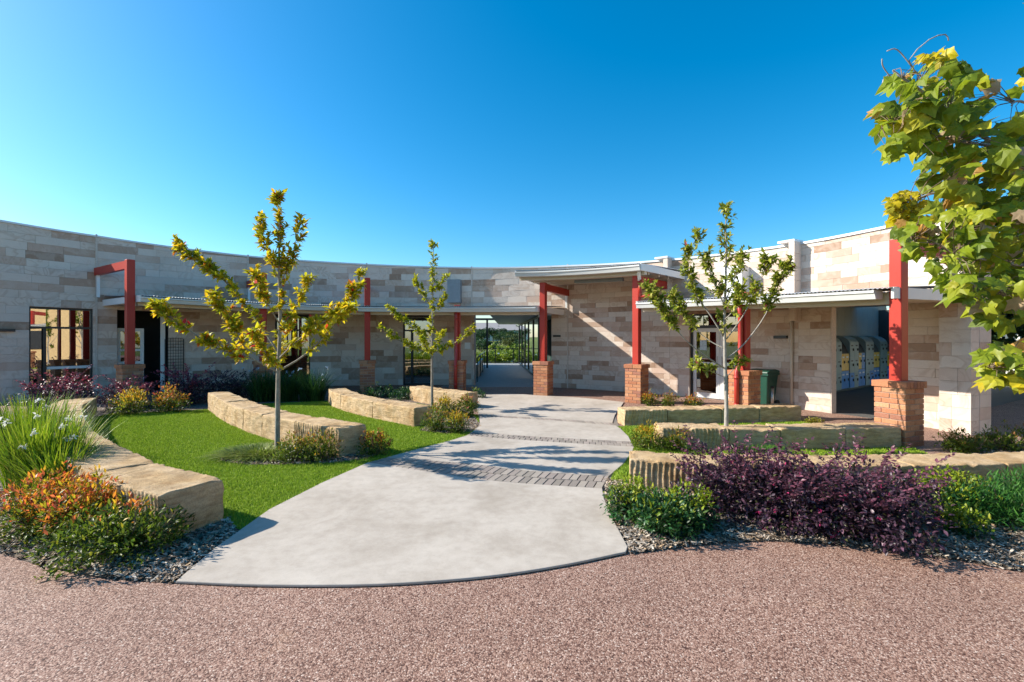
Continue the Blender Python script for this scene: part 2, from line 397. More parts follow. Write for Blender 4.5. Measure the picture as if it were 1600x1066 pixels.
gv = []
n_g = 60
xs_ = np.concatenate([np.linspace(-400, -45, 8), np.linspace(-40, 70, 34), np.linspace(80, 400, 8)])
ys_ = np.concatenate([np.linspace(-60, 28, 10), np.linspace(32, 60, 10), np.linspace(66, 300, 40)])
def hill(x, y):
    t = np.clip((y - 44) / 120, 0, 1); h = -1.6 * np.clip((y - 34) / 8, 0, 1) + 3.6 * t * t * (3 - 2 * t)
    return h - .03 + (.8 * np.sin(x * .07 + 1) * np.sin(y * .05)) * t
GX, GY = np.meshgrid(xs_, ys_); GZ = hill(GX, GY)
Vg = np.stack([GX, GY, GZ], -1).reshape(-1, 3); nx = len(xs_)
Fg = [(j * nx + i, j * nx + i + 1, (j + 1) * nx + i + 1, (j + 1) * nx + i) for j in range(len(ys_) - 1) for i in range(nx - 1)]
gro = link('ground', fast_mesh('ground', Vg, Fg, smooth=True), M['ground']); gro['kind'] = 'structure'
poly_sheet('forecourt', [(-24, -14), (24, -14), (24, 12), (14, 19), (-14, 21), (-24, 14)], 0.0, M['agg'])

front = smooth_line(g2([(275, 913), (420, 918.5), (600, 917), (760, 905), (880, 887), (978, 866.5)]), 6)
ROWS = [front,
        smooth_line(g2([(575, 725), (682, 741.6), (743, 751), (836, 759.5), (941, 766)])), smooth_line(g2([(602, 717.5), (732, 726.5), (820, 737.5), (951, 747)])),
        smooth_line(g2([(728, 682.5), (834, 690.7), (990.5, 700.4)])), smooth_line(g2([(737, 677), (834, 684), (986, 692)])),
        smooth_line(g2([(749, 652.5), (860, 658.5), (963, 667)])), smooth_line(g2([(748, 649.5), (860, 655.5), (957, 662.5)])),
        smooth_line(g2([(735, 618), (800, 616.8), (850, 619.5), (905, 622.5), (975, 629.5)]))]
LE = [g2([(336, 860), (421, 799), (503, 757)]), g2([(636, 708), (700, 691.3)]), g2([(745.5, 670), (750, 661)]), g2([(745, 640), (739, 628)])]
RE = [g2([(981, 858.6), (958, 815), (944, 782)]), g2([(973, 728), (989, 707)]), g2([(982, 684), (969, 671)]), g2([(961, 650), (968, 640)])]
path = poly_sheet('path', [tuple(p) for p in ROWS[0]] + RE[0] + [tuple(ROWS[1][-1])] + RE[1] + [tuple(ROWS[3][-1])] + RE[2] + RE[3] + [tuple(p) for p in reversed(ROWS[7])] + list(reversed(LE[3])) + list(reversed(LE[2])) + [tuple(ROWS[3][0])] + list(reversed(LE[1])) + [tuple(ROWS[1][0])] + list(reversed(LE[0])), .009, simple('sand_bedding', (.17, .15, .13), .95))
for k in range(4):
    a, b = ROWS[2 * k], ROWS[2 * k + 1]
    pts = [tuple(p) for p in a] + RE[k] + [tuple(p) for p in reversed(b)] + list(reversed(LE[k]))
    sl_ = poly_sheet('concrete_slab', pts, .024, M['conc'], .02, None, path); soften(sl_, .006, 2)
pav_me = None
def brick_mesh(name, sx, sy, sz, bev=.005):
    bm = bmesh.new(); bmesh.ops.create_cube(bm, size=1.0)
    for v in bm.verts: v.co.x *= sx; v.co.y *= sy; v.co.z *= sz
    bmesh.ops.bevel(bm, geom=list(bm.edges), offset=bev, segments=1, affect='EDGES')
    me = bpy.data.meshes.new(name); bm.to_mesh(me); bm.free(); return me
def resample(line, step):
    L = [0.0]
    for p, q in zip(line[1:], line[:-1]): L.append(L[-1] + (Vector(p) - Vector(q)).length)
    n = max(2, int(round(L[-1] / step)))
    out = []
    for i in range(n + 1):
        t = L[-1] * i / n
        out.append(Vector((np.interp(t, L, [p[0] for p in line]), np.interp(t, L, [p[1] for p in line]))))
    return out
for bi, nr, wtan in ((1, 2, .10), (3, 2, .10), (5, 1, .10)):
    lo, hi = ROWS[bi], ROWS[bi + 1]
    A = resample(lo, wtan); n = len(A) - 1
    hl = [0.0]
    for p, q in zip(hi[1:], hi[:-1]): hl.append(hl[-1] + (p - q).length)
    B = [Vector((np.interp(hl[-1] * i / n, hl, [p.x for p in hi]), np.interp(hl[-1] * i / n, hl, [p.y for p in hi]))) for i in range(n + 1)]
    def AB(x, j):
        x = min(max(x, 0.0), n); i0 = min(int(x), n - 1); f = x - i0; return A[i0].lerp(A[i0 + 1], f).lerp(B[i0].lerp(B[i0 + 1], f), j)
    for r in range(nr):
        xs2 = [i + (.5 if r % 2 else 0) for i in range(n + 1)]; xs2 = ([0.0] + xs2[:-1] + [float(n)]) if r % 2 else xs2
        for x0, x1 in zip(xs2[:-1], xs2[1:]):
            j0, j1 = r / nr, (r + 1) / nr; c = [AB(x0, j0), AB(x1, j0), AB(x1, j1), AB(x0, j1)]
            cen = sum(c, Vector((0, 0))) / 4
            dz = random.uniform(-.0025, .0025); vs = []
            for z, k in ((.0, 1 - .004 / .06), (.020 + dz, .92), (.0245 + dz, .84)):
                for q in c: w = cen + (q - cen) * k; vs.append((w.x, w.y, z))
            fs = [(8, 9, 10, 11)] + [(l + k, l + (k + 1) % 4, l + 4 + (k + 1) % 4, l + 4 + k) for l in (0, 4) for k in range(4)]
            me = bpy.data.meshes.new('paver'); me.from_pydata(vs, [], fs); me.update()
            o = link('paver', me, M['paver'], path); g = random.uniform(.20, .31); o.color = (g * 1.12, g * random.uniform(.92, .97), g * .80, 1)

# ------------------------------------------------------------------ beds, lawns
BEDL = g2([(0, 864), (62, 885), (134, 900), (200, 908), (272, 912)]) + g2([(336, 859), (374, 834)]) + [(-2.6, 4.7), (-3.6, 5.6), (-6.2, 7.8), (-8.9, 10.6), (-6.5, 10.9), (-4.6, 11.8), (-1.4, 10.6), (-.95, 11.4), (-1.9, 13.2)] + \
    [tuple(Kp(u, 1.30, 0)[:2]) for u in (2.4, 2.0, 1.5, 1.0, .5, .25)] + [(-9.6, 11.7), (-11.2, 11.9), (-12.2, 11.0), (-12.6, 8.0), (-10.5, 5.6), (-7.5, 4.5), (-5.5, 4.0)]
poly_sheet('garden_bed', BEDL, .006, M['mulch'])
BEDR = g2([(984, 866), (1030, 860), (1072, 855), (1135, 848.6), (1205, 846), (1300, 852), (1400, 863), (1500, 877), (1600, 895)]) + [(4.5, 3.15), (6.2, 2.9), (7.6, 3.2), (7.8, 5.8), (1.6, 5.5), (1.15, 5.62)] + g2([(946, 766), (946, 784), (960, 815), (983, 858)])
poly_sheet('garden_bed', BEDR, .006, M['mulch'])
BEDR2 = [(6.75, 6.45), (9.8, 6.9), (9.8, 7.9), (8.9, 7.75), (7.05, 7.25)]
poly_sheet('garden_bed', BEDR2, .006, M['mulch'])
LAWNL = g2([(375, 830), (421, 800), (503, 758), (571, 727), (636, 709.5), (700, 692.5), (731, 682.5), (745, 671), (749, 661), (747, 650)]) + [(-1.3, 10.9), (-2.6, 12.3), (-4.9, 12.8), (-6.6, 12.2), (-7.5, 11.2), (-9.3, 10.55), (-9.2, 9.9), (-8.46, 8.97), (-6.4, 6.9), (-5.53, 6.17), (-4.73, 5.55), (-3.68, 4.81), (-2.75, 4.34)]
poly_sheet('lawn', LAWNL, .011, M['turfbase'])
LAWNR = g2([(962, 668), (970, 672), (983, 685), (991, 701), (975, 727.5), (958, 741), (948, 764)]) + [(1.6, 5.45), (5.9, 5.6), (6.4, 7.2), (6.2, 9.6), (2.3, 9.1)]
poly_sheet('lawn', LAWNR, .011, M['turfbase'])
ISLE = [(-4.35, 6.75), (-4.1, 6.45), (-3.6, 6.28), (-3.0, 6.3), (-2.4, 6.42), (-2.05, 6.72), (-2.0, 7.2), (-2.4, 7.3), (-3.6, 7.7), (-4.2, 7.4), (-4.4, 7.0)]
poly_sheet('garden_bed', [tuple(p) for p in smooth_line(ISLE + [ISLE[0]], 4)][:-1], .016, M['mulch'])
ISLE2 = [(-1.75, 8.6), (-1.2, 8.35), (-.75, 8.55), (-.62, 9.1), (-.85, 10.2), (-1.3, 10.8), (-2.1, 11.0), (-2.1, 10.2), (-1.7, 9.2)]
poly_sheet('garden_bed', [tuple(p) for p in smooth_line(ISLE2 + [ISLE2[0]], 4)][:-1], .016, M['mulch'])

def inside(poly, P):
    poly = np.asarray(poly); x, y = P[:, 0], P[:, 1]; c = np.zeros(len(P), bool); j = len(poly) - 1
    for i in range(len(poly)):
        xi, yi = poly[i]; xj, yj = poly[j]
        c ^= ((yi > y) != (yj > y)) & (x < (xj - xi) * (y - yi) / (yj - yi + 1e-12) + xi); j = i
    return c
def sample_poly(poly, n):
    poly = np.asarray(poly); lo, hi = poly.min(0), poly.max(0); out = []
    tot = 0
    while tot < n:
        P = RNG.random((n, 2)) * (hi - lo) + lo; P = P[inside(poly, P)]; out.append(P); tot += len(P)
    return np.concatenate(out)[:n]
def turf(name, poly, n, label):
    P = sample_poly(poly, n)
    keep = ~(inside(ISLE, P) | inside(ISLE2, P)); P = P[keep]
    dist = np.hypot(P[:, 0], P[:, 1]); n = len(P)
    a = RNG.random(n) * 2 * np.pi; h = (.018 + .016 * RNG.random(n)); w = .0028 + .0007 * dist * RNG.random(n)
    la = RNG.random(n) * 2 * np.pi; lean = .016 * RNG.random(n)
    dx, dy = np.cos(a) * w, np.sin(a) * w
    V = np.zeros((n, 3, 3)); V[:, 0] = np.stack([P[:, 0] - dx, P[:, 1] - dy, np.full(n, .009)], 1); V[:, 1] = np.stack([P[:, 0] + dx, P[:, 1] + dy, np.full(n, .009)], 1)
    V[:, 2] = np.stack([P[:, 0] + np.cos(la) * lean, P[:, 1] + np.sin(la) * lean, .010 + h], 1)
    base = np.array([[.23, .35, .025], [.31, .43, .035], [.42, .52, .09], [.14, .24, .018]])[RNG.choice(4, n, p=[.4, .35, .13, .12])] * (.8 + .4 * RNG.random((n, 1)))
    o = link(name, fast_mesh(name, V, np.arange(3 * n).reshape(-1, 3), np.repeat(base, 3, 0)), M['turf'])
    tag(o, label, 'grass', kind='stuff'); return o
turf('turf', LAWNL, 260000, 'short bright green turf blades between the curved stone benches')
turf('turf', LAWNR, 60000, 'short green turf blades beside the straight stone benches')
def chips(poly, n, label, wmax=3.0):
    P = sample_poly(poly, n); n = len(P)
    a = RNG.random(n) * 2 * np.pi; L = .012 + .028 * RNG.random(n) ** 1.5; w = .004 + .007 * RNG.random(n)
    til = RNG.normal(0, .28, n); z0 = .010 + .022 * RNG.random(n)
    d = np.stack([np.cos(a) * np.cos(til), np.sin(a) * np.cos(til), np.sin(til)], 1) * L[:, None]
    s = np.stack([-np.sin(a), np.cos(a), RNG.normal(0, .35, n)], 1) * w[:, None]
    C = np.stack([P[:, 0], P[:, 1], z0], 1)
    V = np.stack([C - d - s, C + d - s * .5, C + d + s * .6, C - d + s], 1)
    V[:, :, 2] = np.maximum(V[:, :, 2], .007)
    pal = np.array([[.30, .24, .19], [.42, .36, .31], [.20, .145, .105], [.52, .45, .38], [.10, .07, .05], [.40, .28, .18]])
    c = pal[RNG.choice(6, n, p=[.26, .22, .2, .12, .12, .08])] * (.75 + .5 * RNG.random((n, 1)))
    o = link('mulch_chips', fast_mesh('mulch_chips', V.reshape(-1, 3), np.arange(4 * n).reshape(-1, 4), np.repeat(c, 4, 0)), M['chip'])
    tag(o, label, 'mulch', kind='stuff')
FRONTL = BEDL[:7] + [(-2.75, 4.4), (-3.2, 4.0), (-4.4, 4.6), (-6.5, 6.2), (-8.0, 7.4), (-8.2, 5.2), (-5.5, 4.05)]
chips(FRONTL, 26000, 'grey brown bark mulch under the orange leaved shrubs by the path')
chips(BEDR, 52000, 'pale woodchip mulch round the big purple shrubs')
chips(ISLE, 4500, 'bark mulch round the young tree on the lawn')
chips(ISLE2, 5000, 'bark mulch beside the path under small bushes')
chips(BEDR2, 5000, 'mulch strip at the foot of the sandstone end wall')

# ------------------------------------------------------------------ building
CHt = 1.0 / 6.0
def CH_OF(u): return .2222222 if u < U_SPLIT else CHt
U_END = u_at(-22)
OPEN = [  # px0, px1, z0, z1
    ('win', 45, 145, 0.0, 16), ('recess', 183, 263, 0.0, 16), ('win', 430, 485, 0.0, 16), ('win', 630, 677, 0.0, 16), ('pass', 741, 862, 0.0, 16),
    ('door', 1078, 1166, 0.0, 15), ('alcove', 1299, 1419, 0.0, 15)]
OP = [(k, u_at(a), u_at(b), z0, n * CHt) for k, a, b, z0, n in OPEN]
U_SPLIT = OP[4][2]
wingL = empty('school_building', Wp(1.0, -.1, 0)); tag(wingL, 'long curved sandstone school wing in shade with black framed windows', 'building', 'sandstone school wings')
wingR = empty('school_building', Wp(6.0, -.1, 0)); tag(wingR, 'sunlit sandstone school wing with white double doors and locker alcove', 'building', 'sandstone school wings')
def wing(u): return wingL if u < U_SPLIT else wingR
bays = [U_END, 0, 1, 2, 3, U_SPLIT, 5, 6, 7]
stones = []
def wall_bay(u0, u1):
    mid = (u0 + u1) / 2; par = wing(mid); mb = MB(); CHt = CH_OF(mid)
    cuts = sorted({u0, u1} | {x for o in OP for x in (o[1], o[2]) if u0 < x < u1})
    for a, b in zip(cuts[:-1], cuts[1:]):
        m_ = (a + b) / 2; op = [o for o in OP if o[1] <= m_ <= o[2]]
        zb = op[0][4] if op else -.05
        sweep(mb, Wp, a, b, -.28 if a < U_SPLIT - .01 else -.14, 0.0, zb, lambda u: HT(u) - .005)
    wall = mb.build('wall', M['mortar'], par)
    k = 0; z = 0.0
    while z < HT(mid) + .4:
        z1 = z + CHt
        segs = [(s_of(u0), s_of(u1))]
        for o in OP:
            if o[3] - 1e-4 <= z < o[4] - 1e-3:
                a, b = s_of(o[1]), s_of(o[2]); ns = []
                for p, q in segs:
                    if b <= p or a >= q: ns.append((p, q)); continue
                    if a > p: ns.append((p, a))
                    if b < q: ns.append((b, q))
                segs = ns
        for p, q in segs:
            s = p
            while s < q - 1e-4:
                L = random.choice((.28, .36, .45, .52, .6, .6, .68, .78)) * random.uniform(.92, 1.08) * (1.3 if CHt > .2 else 1.0)
                e = s + L
                if q - e < .18: e = q if q - s < .95 else (s + q) / 2
                ua, ub = u_of(s), u_of(e)
                if z1 <= min(HT(ua), HT(ub)) + .10: stones.append((ua, ub, z, min(z1, HT(ua) - .002), min(z1, HT(ub) - .002), wall))
                elif z < min(HT(ua), HT(ub)) - .03: stones.append((ua, ub, z, min(z1, HT(ua) - .002), min(z1, HT(ub) - .002), wall))
                s = e
        z = z1
    return wall
for a, b in zip(bays[:-1], bays[1:]): wall_bay(a, b)
def stone_geo(st):
    ua, ub, z0, za, zb, w = st; g = .0010; d = random.uniform(.033, .040); du = .00025
    a, b = ua + du, ub - du; e = .002; ea = .0005
    back = [Wp(a, -.03, z0 + g), Wp(b, -.03, z0 + g), Wp(b, -.03, zb - g), Wp(a, -.03, za - g)]
    mid = [Wp(a, d - .003, z0 + g), Wp(b, d - .003, z0 + g), Wp(b, d - .003, zb - g), Wp(a, d - .003, za - g)]
    fr = [Wp(a + ea, d, z0 + g + e), Wp(b - ea, d, z0 + g + e), Wp(b - ea, d, zb - g - e), Wp(a + ea, d, za - g - e)]
    fs = [(8, 9, 10, 11)] + [(l + k, l + (k + 1) % 4, l + 4 + (k + 1) % 4, l + 4 + k) for l in (0, 4) for k in range(4)]
    r = random.random()
    return back + mid + fr, fs, (r, random.random(), random.random())
def shows(st):
    u = (st[0] + st[1]) / 2; z = (st[2] + st[3]) / 2; p = Wp(u, 0, z); n = WN(u)
    v = Vector((p.x, p.y)); L = v.length; cosv = max(0.02, -(n.dot(v)) / L)
    px = 800 + F * p.x / p.y
    if px < -5 or px > 1590: return 0
    hid = .15 if (GT(max(0, u)) - .05 < z < GT(max(0, u)) + .45 and u > 0) else 1.0
    if z < .5: hid *= .35
    return hid * (WC(st[0]) - WC(st[1])).length * (st[3] - st[2]) * cosv / (L * L)
for w in (wingL, wingR):
    mine = [s for s in stones if s[5].parent is w]; mine.sort(key=shows, reverse=True)
    single, rest = mine[:300], mine[300:]
    for s in single:
        v, f, t = stone_geo(s); mb = MB(); mb.add(v, f, t); mb.build('stone_block', M['wall'], s[5])
    by = {}
    for s in rest: by.setdefault(s[5].name, []).append(s)
    for nm, lst in by.items():
        mb = MB()
        for s in lst: mb.add(*stone_geo(s))
        o = mb.build('stonework', M['wall'], lst[0][5]); o['kind'] = 'stuff'
# coping along the wall top, joint nibs, roof slab and dark interiors
for u0, u1 in zip(bays[:-1], bays[1:]):
    mb = MB(); sweep(mb, Wp, u0 + .002, u1 - .002, -.34, .075, lambda u: HT(u), lambda u: HT(u) + .055); mb.build('coping', M['cap'], wing((u0 + u1) / 2))
for j in range(0, 7):
    big = j in (5, 6); dd = .34 if big else .055
    wdt = .14 if big else .05
    du = wdt / 2 / 4.0
    mb = MB(); sweep(mb, Wp, j - du, j + du, .01, dd, 0.0 if not big else 2.2, HT(j) + .085, 1)
    mb.build('pilaster', M['mortar'], wing(j))
    if big:
        zz = 2.2
        while zz < HT(j) - .05:
            z1 = min(zz + .3333, HT(j) + .08); b2 = MB()
            sweep(b2, Wp, j - du - .003, j + du + .003, .02, dd + .012, zz + .003, z1 - .003, 1); b2.t = [(random.random() * .7, random.random(), random.random())] * len(b2.v)
            b2.build('stone_block', M['wall'], wing(j)); zz = z1
        mb = MB(); sweep(mb, Wp, j - .10, j + du + .004, -.3, dd + .02, HT(j) + .056, HT(j) + .11, 2); mb.build('coping', M['cap'], wing(j))
# timber-coloured conduit at the lower part of the joint beside the doors
mb = MB(); p = Wp(5.96, .09, 0); mb.tube([(p.x, p.y, 0.0), (p.x, p.y, 2.5)], .035, 8); mb.build('conduit', M['cream'], wingR, True)
# end pier of the right wing
pier = MB(); pier.add([], []); pe = Wp(7.0, 0, 0)
t7 = (WC(7.0) - WC(6.95)).normalized(); n7 = WN(7.0)
def E7(a, d, z): q = WC(7.0) + t7 * a + n7 * d; return Vector((q.x, q.y, z))
pier.hexa([E7(-.42, -.5, -.05), E7(.0, -.5, -.05), E7(.0, .17, -.05), E7(-.42, .17, -.05), E7(-.42, -.5, 4.02), E7(0, -.5, 4.02), E7(0, .17, 4.02), E7(-.42, .17, 4.02)])
pier_o = pier.build('end_pier', M['mortar'], wingR)
zz = 0.0; row = 0
while zz < 4.0:
    hgt = .235 if row % 3 else .25; z1 = min(zz + hgt, 4.03); jx = random.choice((None, -.26, -.17))
    parts = [(-.445, .02)] if jx is None else [(-.445, jx), (jx, .02)]
    for a, b in parts:
        m2 = MB(); tt = (random.random() * .75, .3 + .7 * random.random(), random.random())
        m2.hexa([E7(a + .002, -.1, zz + .002), E7(b - .002, -.1, zz + .002), E7(b - .002, .20, zz + .002), E7(a + .002, .20, zz + .002),
                 E7(a + .002, -.1, z1 - .002), E7(b - .002, -.1, z1 - .002), E7(b - .002, .20, z1 - .002), E7(a + .002, .20, z1 - .002)], tt); m2.build('stone_block', M['wall'], pier_o)
    m2 = MB(); m2.hexa([E7(-.05, -.52, zz + .002), E7(.022, -.52, zz + .002), E7(.022, -.105, zz + .002), E7(-.05, -.105, zz + .002), E7(-.05, -.52, z1 - .002), E7(.022, -.52, z1 - .002), E7(.022, -.105, z1 - .002), E7(-.05, -.105, z1 - .002)], (random.random() * .7, random.random(), random.random())); m2.build('stone_block', M['wall'], pier_o)
    zz = z1; row += 1
# roofs and interiors (left wing closed rooms, right wing rooms, alcove handled apart)
def shell(par, u0, u1, depth, zr, name_sfx=''):
    mb = MB(); sweep(mb, Wp, u0, u1, -depth, -.27, zr, zr + .18); mb.build('roof', M['roof'], par)
    mb = MB(); sweep(mb, Wp, u0, u1, -depth - .15, -depth, -.05, zr + .1); mb.build('rear_wall', M['inwall'], par)
    mb = MB(); sweep(mb, Wp, u0, u1, -depth, -.05, -.02, .006); mb.build('room_floor', M['infloor'], par)
    for u in (u0, u1):
        mb = MB(); sweep(mb, Wp, u - .012, u + .012, -depth, -.28, -.05, zr + .1, 1); mb.build('side_wall', M['inwall'], par)
shell(wingL, U_END + .02, OP[0][2] + .06, 4.5, 3.6); shell(wingL, OP[0][2] + .1, 1.25, 3.0, 3.6); shell(wingL, 1.3, 2.80, 3.4, 3.6)
mb = MB(); sweep(mb, Wp, 1.3, 2.32, -14, -3.6, -.05, 4.1); mb.build('rear_block', M['inwall'], wingL)
shell(wingR, 4.35, 5.85, 3.2, 3.5)
# windows
def window(op, par, mull, rail=None, name='window', transom=2.05, mat='glass'):
    k, u0, u1, z0, z1 = op; du = .05 / ((WC(u1) - WC(u0)).length / (u1 - u0)); mb = MB()
    sweep(mb, Wp, u0, u1, -.14, -.05, z1 - .06, z1 - .002); sweep(mb, Wp, u0, u1, -.14, -.05, z0 + .012, z0 + .07)
    for u in (u0 + du / 2, u1 - du / 2): sweep(mb, Wp, u - du / 2, u + du / 2, -.141, -.048, z0 + .011, z1 - .003, 1)
    for f in mull:
        u = u0 + (u1 - u0) * f; sweep(mb, Wp, u - du * .6, u + du * .6, -.145, -.03, z0 + .013, transom, 1)
    if transom: sweep(mb, Wp, u0, u1, -.139, -.051, transom, transom + .06)
    fr = mb.build(name, M['black'], par)
    edges = [u0] + [u0 + (u1 - u0) * f for f in mull] + [u1]
    for a, b in zip(edges[:-1], edges[1:]):
        mb = MB(); sweep(mb, Wp, a + du, b - du, -.10, -.092, z0 + .06, transom); mb.build('pane', M[mat], fr)
    mb = MB(); sweep(mb, Wp, u0 + du, u1 - du, -.10, -.092, transom + .055, z1 - .055); mb.build('pane', M[mat], fr)
    if rail:
        a = u0 + (u1 - u0) * rail[0]; b = u0 + (u1 - u0) * rail[1]; mb = MB(); sweep(mb, Wp, a, b, -.03, .02, rail[2], rail[2] + .075); mb.build('push_rail', M['white'], fr)
    return fr
window(OP[0], wingL, [.24], (.27, .97, .88)); window(OP[2], wingL, []); window(OP[3], wingL, [.28], None)
# recessed entry with white security door
rec = OP[1]; mb = MB()
ua, ub = rec[1], rec[2]
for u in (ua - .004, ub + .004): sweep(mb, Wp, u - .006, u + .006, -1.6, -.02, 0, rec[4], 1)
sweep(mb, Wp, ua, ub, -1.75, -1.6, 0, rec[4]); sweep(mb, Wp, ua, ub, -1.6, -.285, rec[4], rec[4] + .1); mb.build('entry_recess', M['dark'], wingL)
mb = MB(); dz = [(.02, .12), (.95, 1.03), (1.36, 1.43), (2.0, 2.1)]
u1 = ua + (ub - ua) * .52
for z0, z1 in dz: sweep(mb, Wp, ua + .01, u1, -.34, -.30, z0, z1, 3)
for u in (ua + .015, u1 - .01): sweep(mb, Wp, u - .011, u + .011, -.345, -.296, .02, 2.1, 1)
sd = mb.build('security_door', M['white'], wingL)
mb = MB(); sweep(mb, Wp, ua + .02, u1 - .02, -.325, -.315, .1, 2.02, 3); mb.build('pane', M['doorglass'], sd)
mb = MB(); sweep(mb, Wp, ub - .05, ub - .02, -.25, .02, 0, rec[4], 1); mb.build('door_jamb', M['white'], wingL)
# open mesh gate leaning at the wall right of the recess
mb = MB(); g0, g1 = ub + .0, ub + .09
pa, pb = Wp(ub - .02, .06, 0), Wp(ub + .10, .08, 0)
for t_ in (0, 1): q = pa.lerp(pb, t_); mb.tube([(q.x, q.y, .05), (q.x, q.y, 1.75)], .014, 6)
for z in np.arange(.08, 1.8, .10): mb.tube([(pa.x, pa.y, z), (pb.x, pb.y, z)], .007, 5)
for t_ in np.linspace(.15, .85, 6): q = pa.lerp(pb, t_); mb.tube([(q.x, q.y, .06), (q.x, q.y, 1.76 + .04 * math.sin(math.pi * t_))], .006, 5)
mb.build('mesh_gate', M['black'], wingL)
# white double doors with dark transom
def double_door(op, par):
    k, u0, u1, z0, z1 = op; mb = MB(); du = .012
    sweep(mb, Wp, u0, u1, -.2, -.04, z1 - .05, z1 - .002)
    for u in (u0 + du / 2, u1 - du / 2): sweep(mb, Wp, u - du / 2, u + du / 2, -.2, -.04, .004, z1 - .003, 1)
    sweep(mb, Wp, u0, u1, -.199, -.041, 2.08, 2.16)
    fr = mb.build('door_frame', M['black'], par)
    mb = MB(); sweep(mb, Wp, u0 + du, u1 - du, -.12, -.11, 2.16, z1 - .05); mb.build('transom_pane', M['doorglass'], fr)
    m = u0 + (u1 - u0) * .52
    for a, b in ((u0 + du + .002, m - .002), (m + .002, u1 - du - .002)):
        mb = MB(); st = .028
        for u in (a + st / 2, b - st / 2): sweep(mb, Wp, u - st / 2, u + st / 2, -.15, -.10, .012, 2.075, 1)
        for zz0, zz1 in ((.012, .16), (.98, 1.07), (1.96, 2.074)): sweep(mb, Wp, a + .001, b - .001, -.149, -.101, zz0, zz1, 2)
        d = mb.build('door', M['white'], par)
        for zz0, zz1 in ((.15, .985), (1.065, 1.965)):
            mb = MB(); sweep(mb, Wp, a + st, b - st, -.128, -.12, zz0, zz1, 2); mb.build('pane', M['doorglass'], d)
        hu = b - st * .6 if a < m - .05 and b < m + .001 else a + st * .6
        mb = MB(); q0 = Wp(hu, -.07, .95); q1 = Wp(hu, -.07, 1.25); mb.tube([q0, q1], .012, 6); mb.build('handle', M['steel'], d, True)
    mb = MB(); sweep(mb, Wp, u0 + .07, u0 + .125, -.119, -.115, 1.42, 1.72, 1); mb.build('notice', M['poster'], fr)
double_door(OP[5], wingR)
# wall lights, plate and mounted boxes
def wall_box(name, px, z, L, h, d, mat, par, d0=.03):
    u = u_at(px); k = L / 2 / ((WC(u + .01) - WC(u - .01)).length / .02); mb = MB(); sweep(mb, Wp, u - k, u + k, d0, d0 + d, z - h / 2, z + h / 2, 2)
    return mb.build(name, mat, par)
wall_box('wall_light', 4, 1.99, .42, .075, .10, M['black'], wingL); wall_box('wall_light', 871, 1.86, .26, .07, .09, M['black'], wingR); wall_box('wall_light', 1222, 1.80, .32, .075, .09, M['black'], wingR)
wall_box('switch_plate', 731, 1.5, .22, .24, .03, M['white'], wingL)
wall_box('rainwater_box', 712, 3.55, .50, .86, .34, M['greybox'], wingL); 
bx_ = wall_box('rainwater_box', 1157, 3.32, .52, .80, .42, M['white'], wingR)

# ------------------------------------------------------------------ veranda posts on brick pedestals
BR1 = brick_mesh('brick', .228, .108, .076, .004); BR2 = brick_mesh('brick', .240, .108, .076, .004); BRC = brick_mesh('brick', .076, .262, .105, .004)
def brick_col():
    b = random.choice(((.47, .21, .105), (.50, .24, .125), (.43, .175, .09), (.52, .27, .15), (.41, .17, .09), (.45, .20, .10), (.35, .155, .10)))
    k = random.uniform(.9, 1.12); return (b[0] * k, b[1] * k, b[2] * k, 1)
POST_TOP = [3.93, 3.82, 3.76, 2.86, 3.52, 3.52, 2.80, 3.42]
PL = ['red post with bare top arm before the dark recessed entry', 'red post on brick pedestal behind the yellow leaved young tree', 'red post on brick pedestal before a blank shaded wall bay',
      'red post with downpipe beside the open passage', 'red post at the passage corner carrying the raised canopy', 'tall red post with white pipe elbow carrying the raised canopy',
      'red downpipe post on brick pedestal before the white double doors', 'bright red post on brick pedestal before the locker alcove']
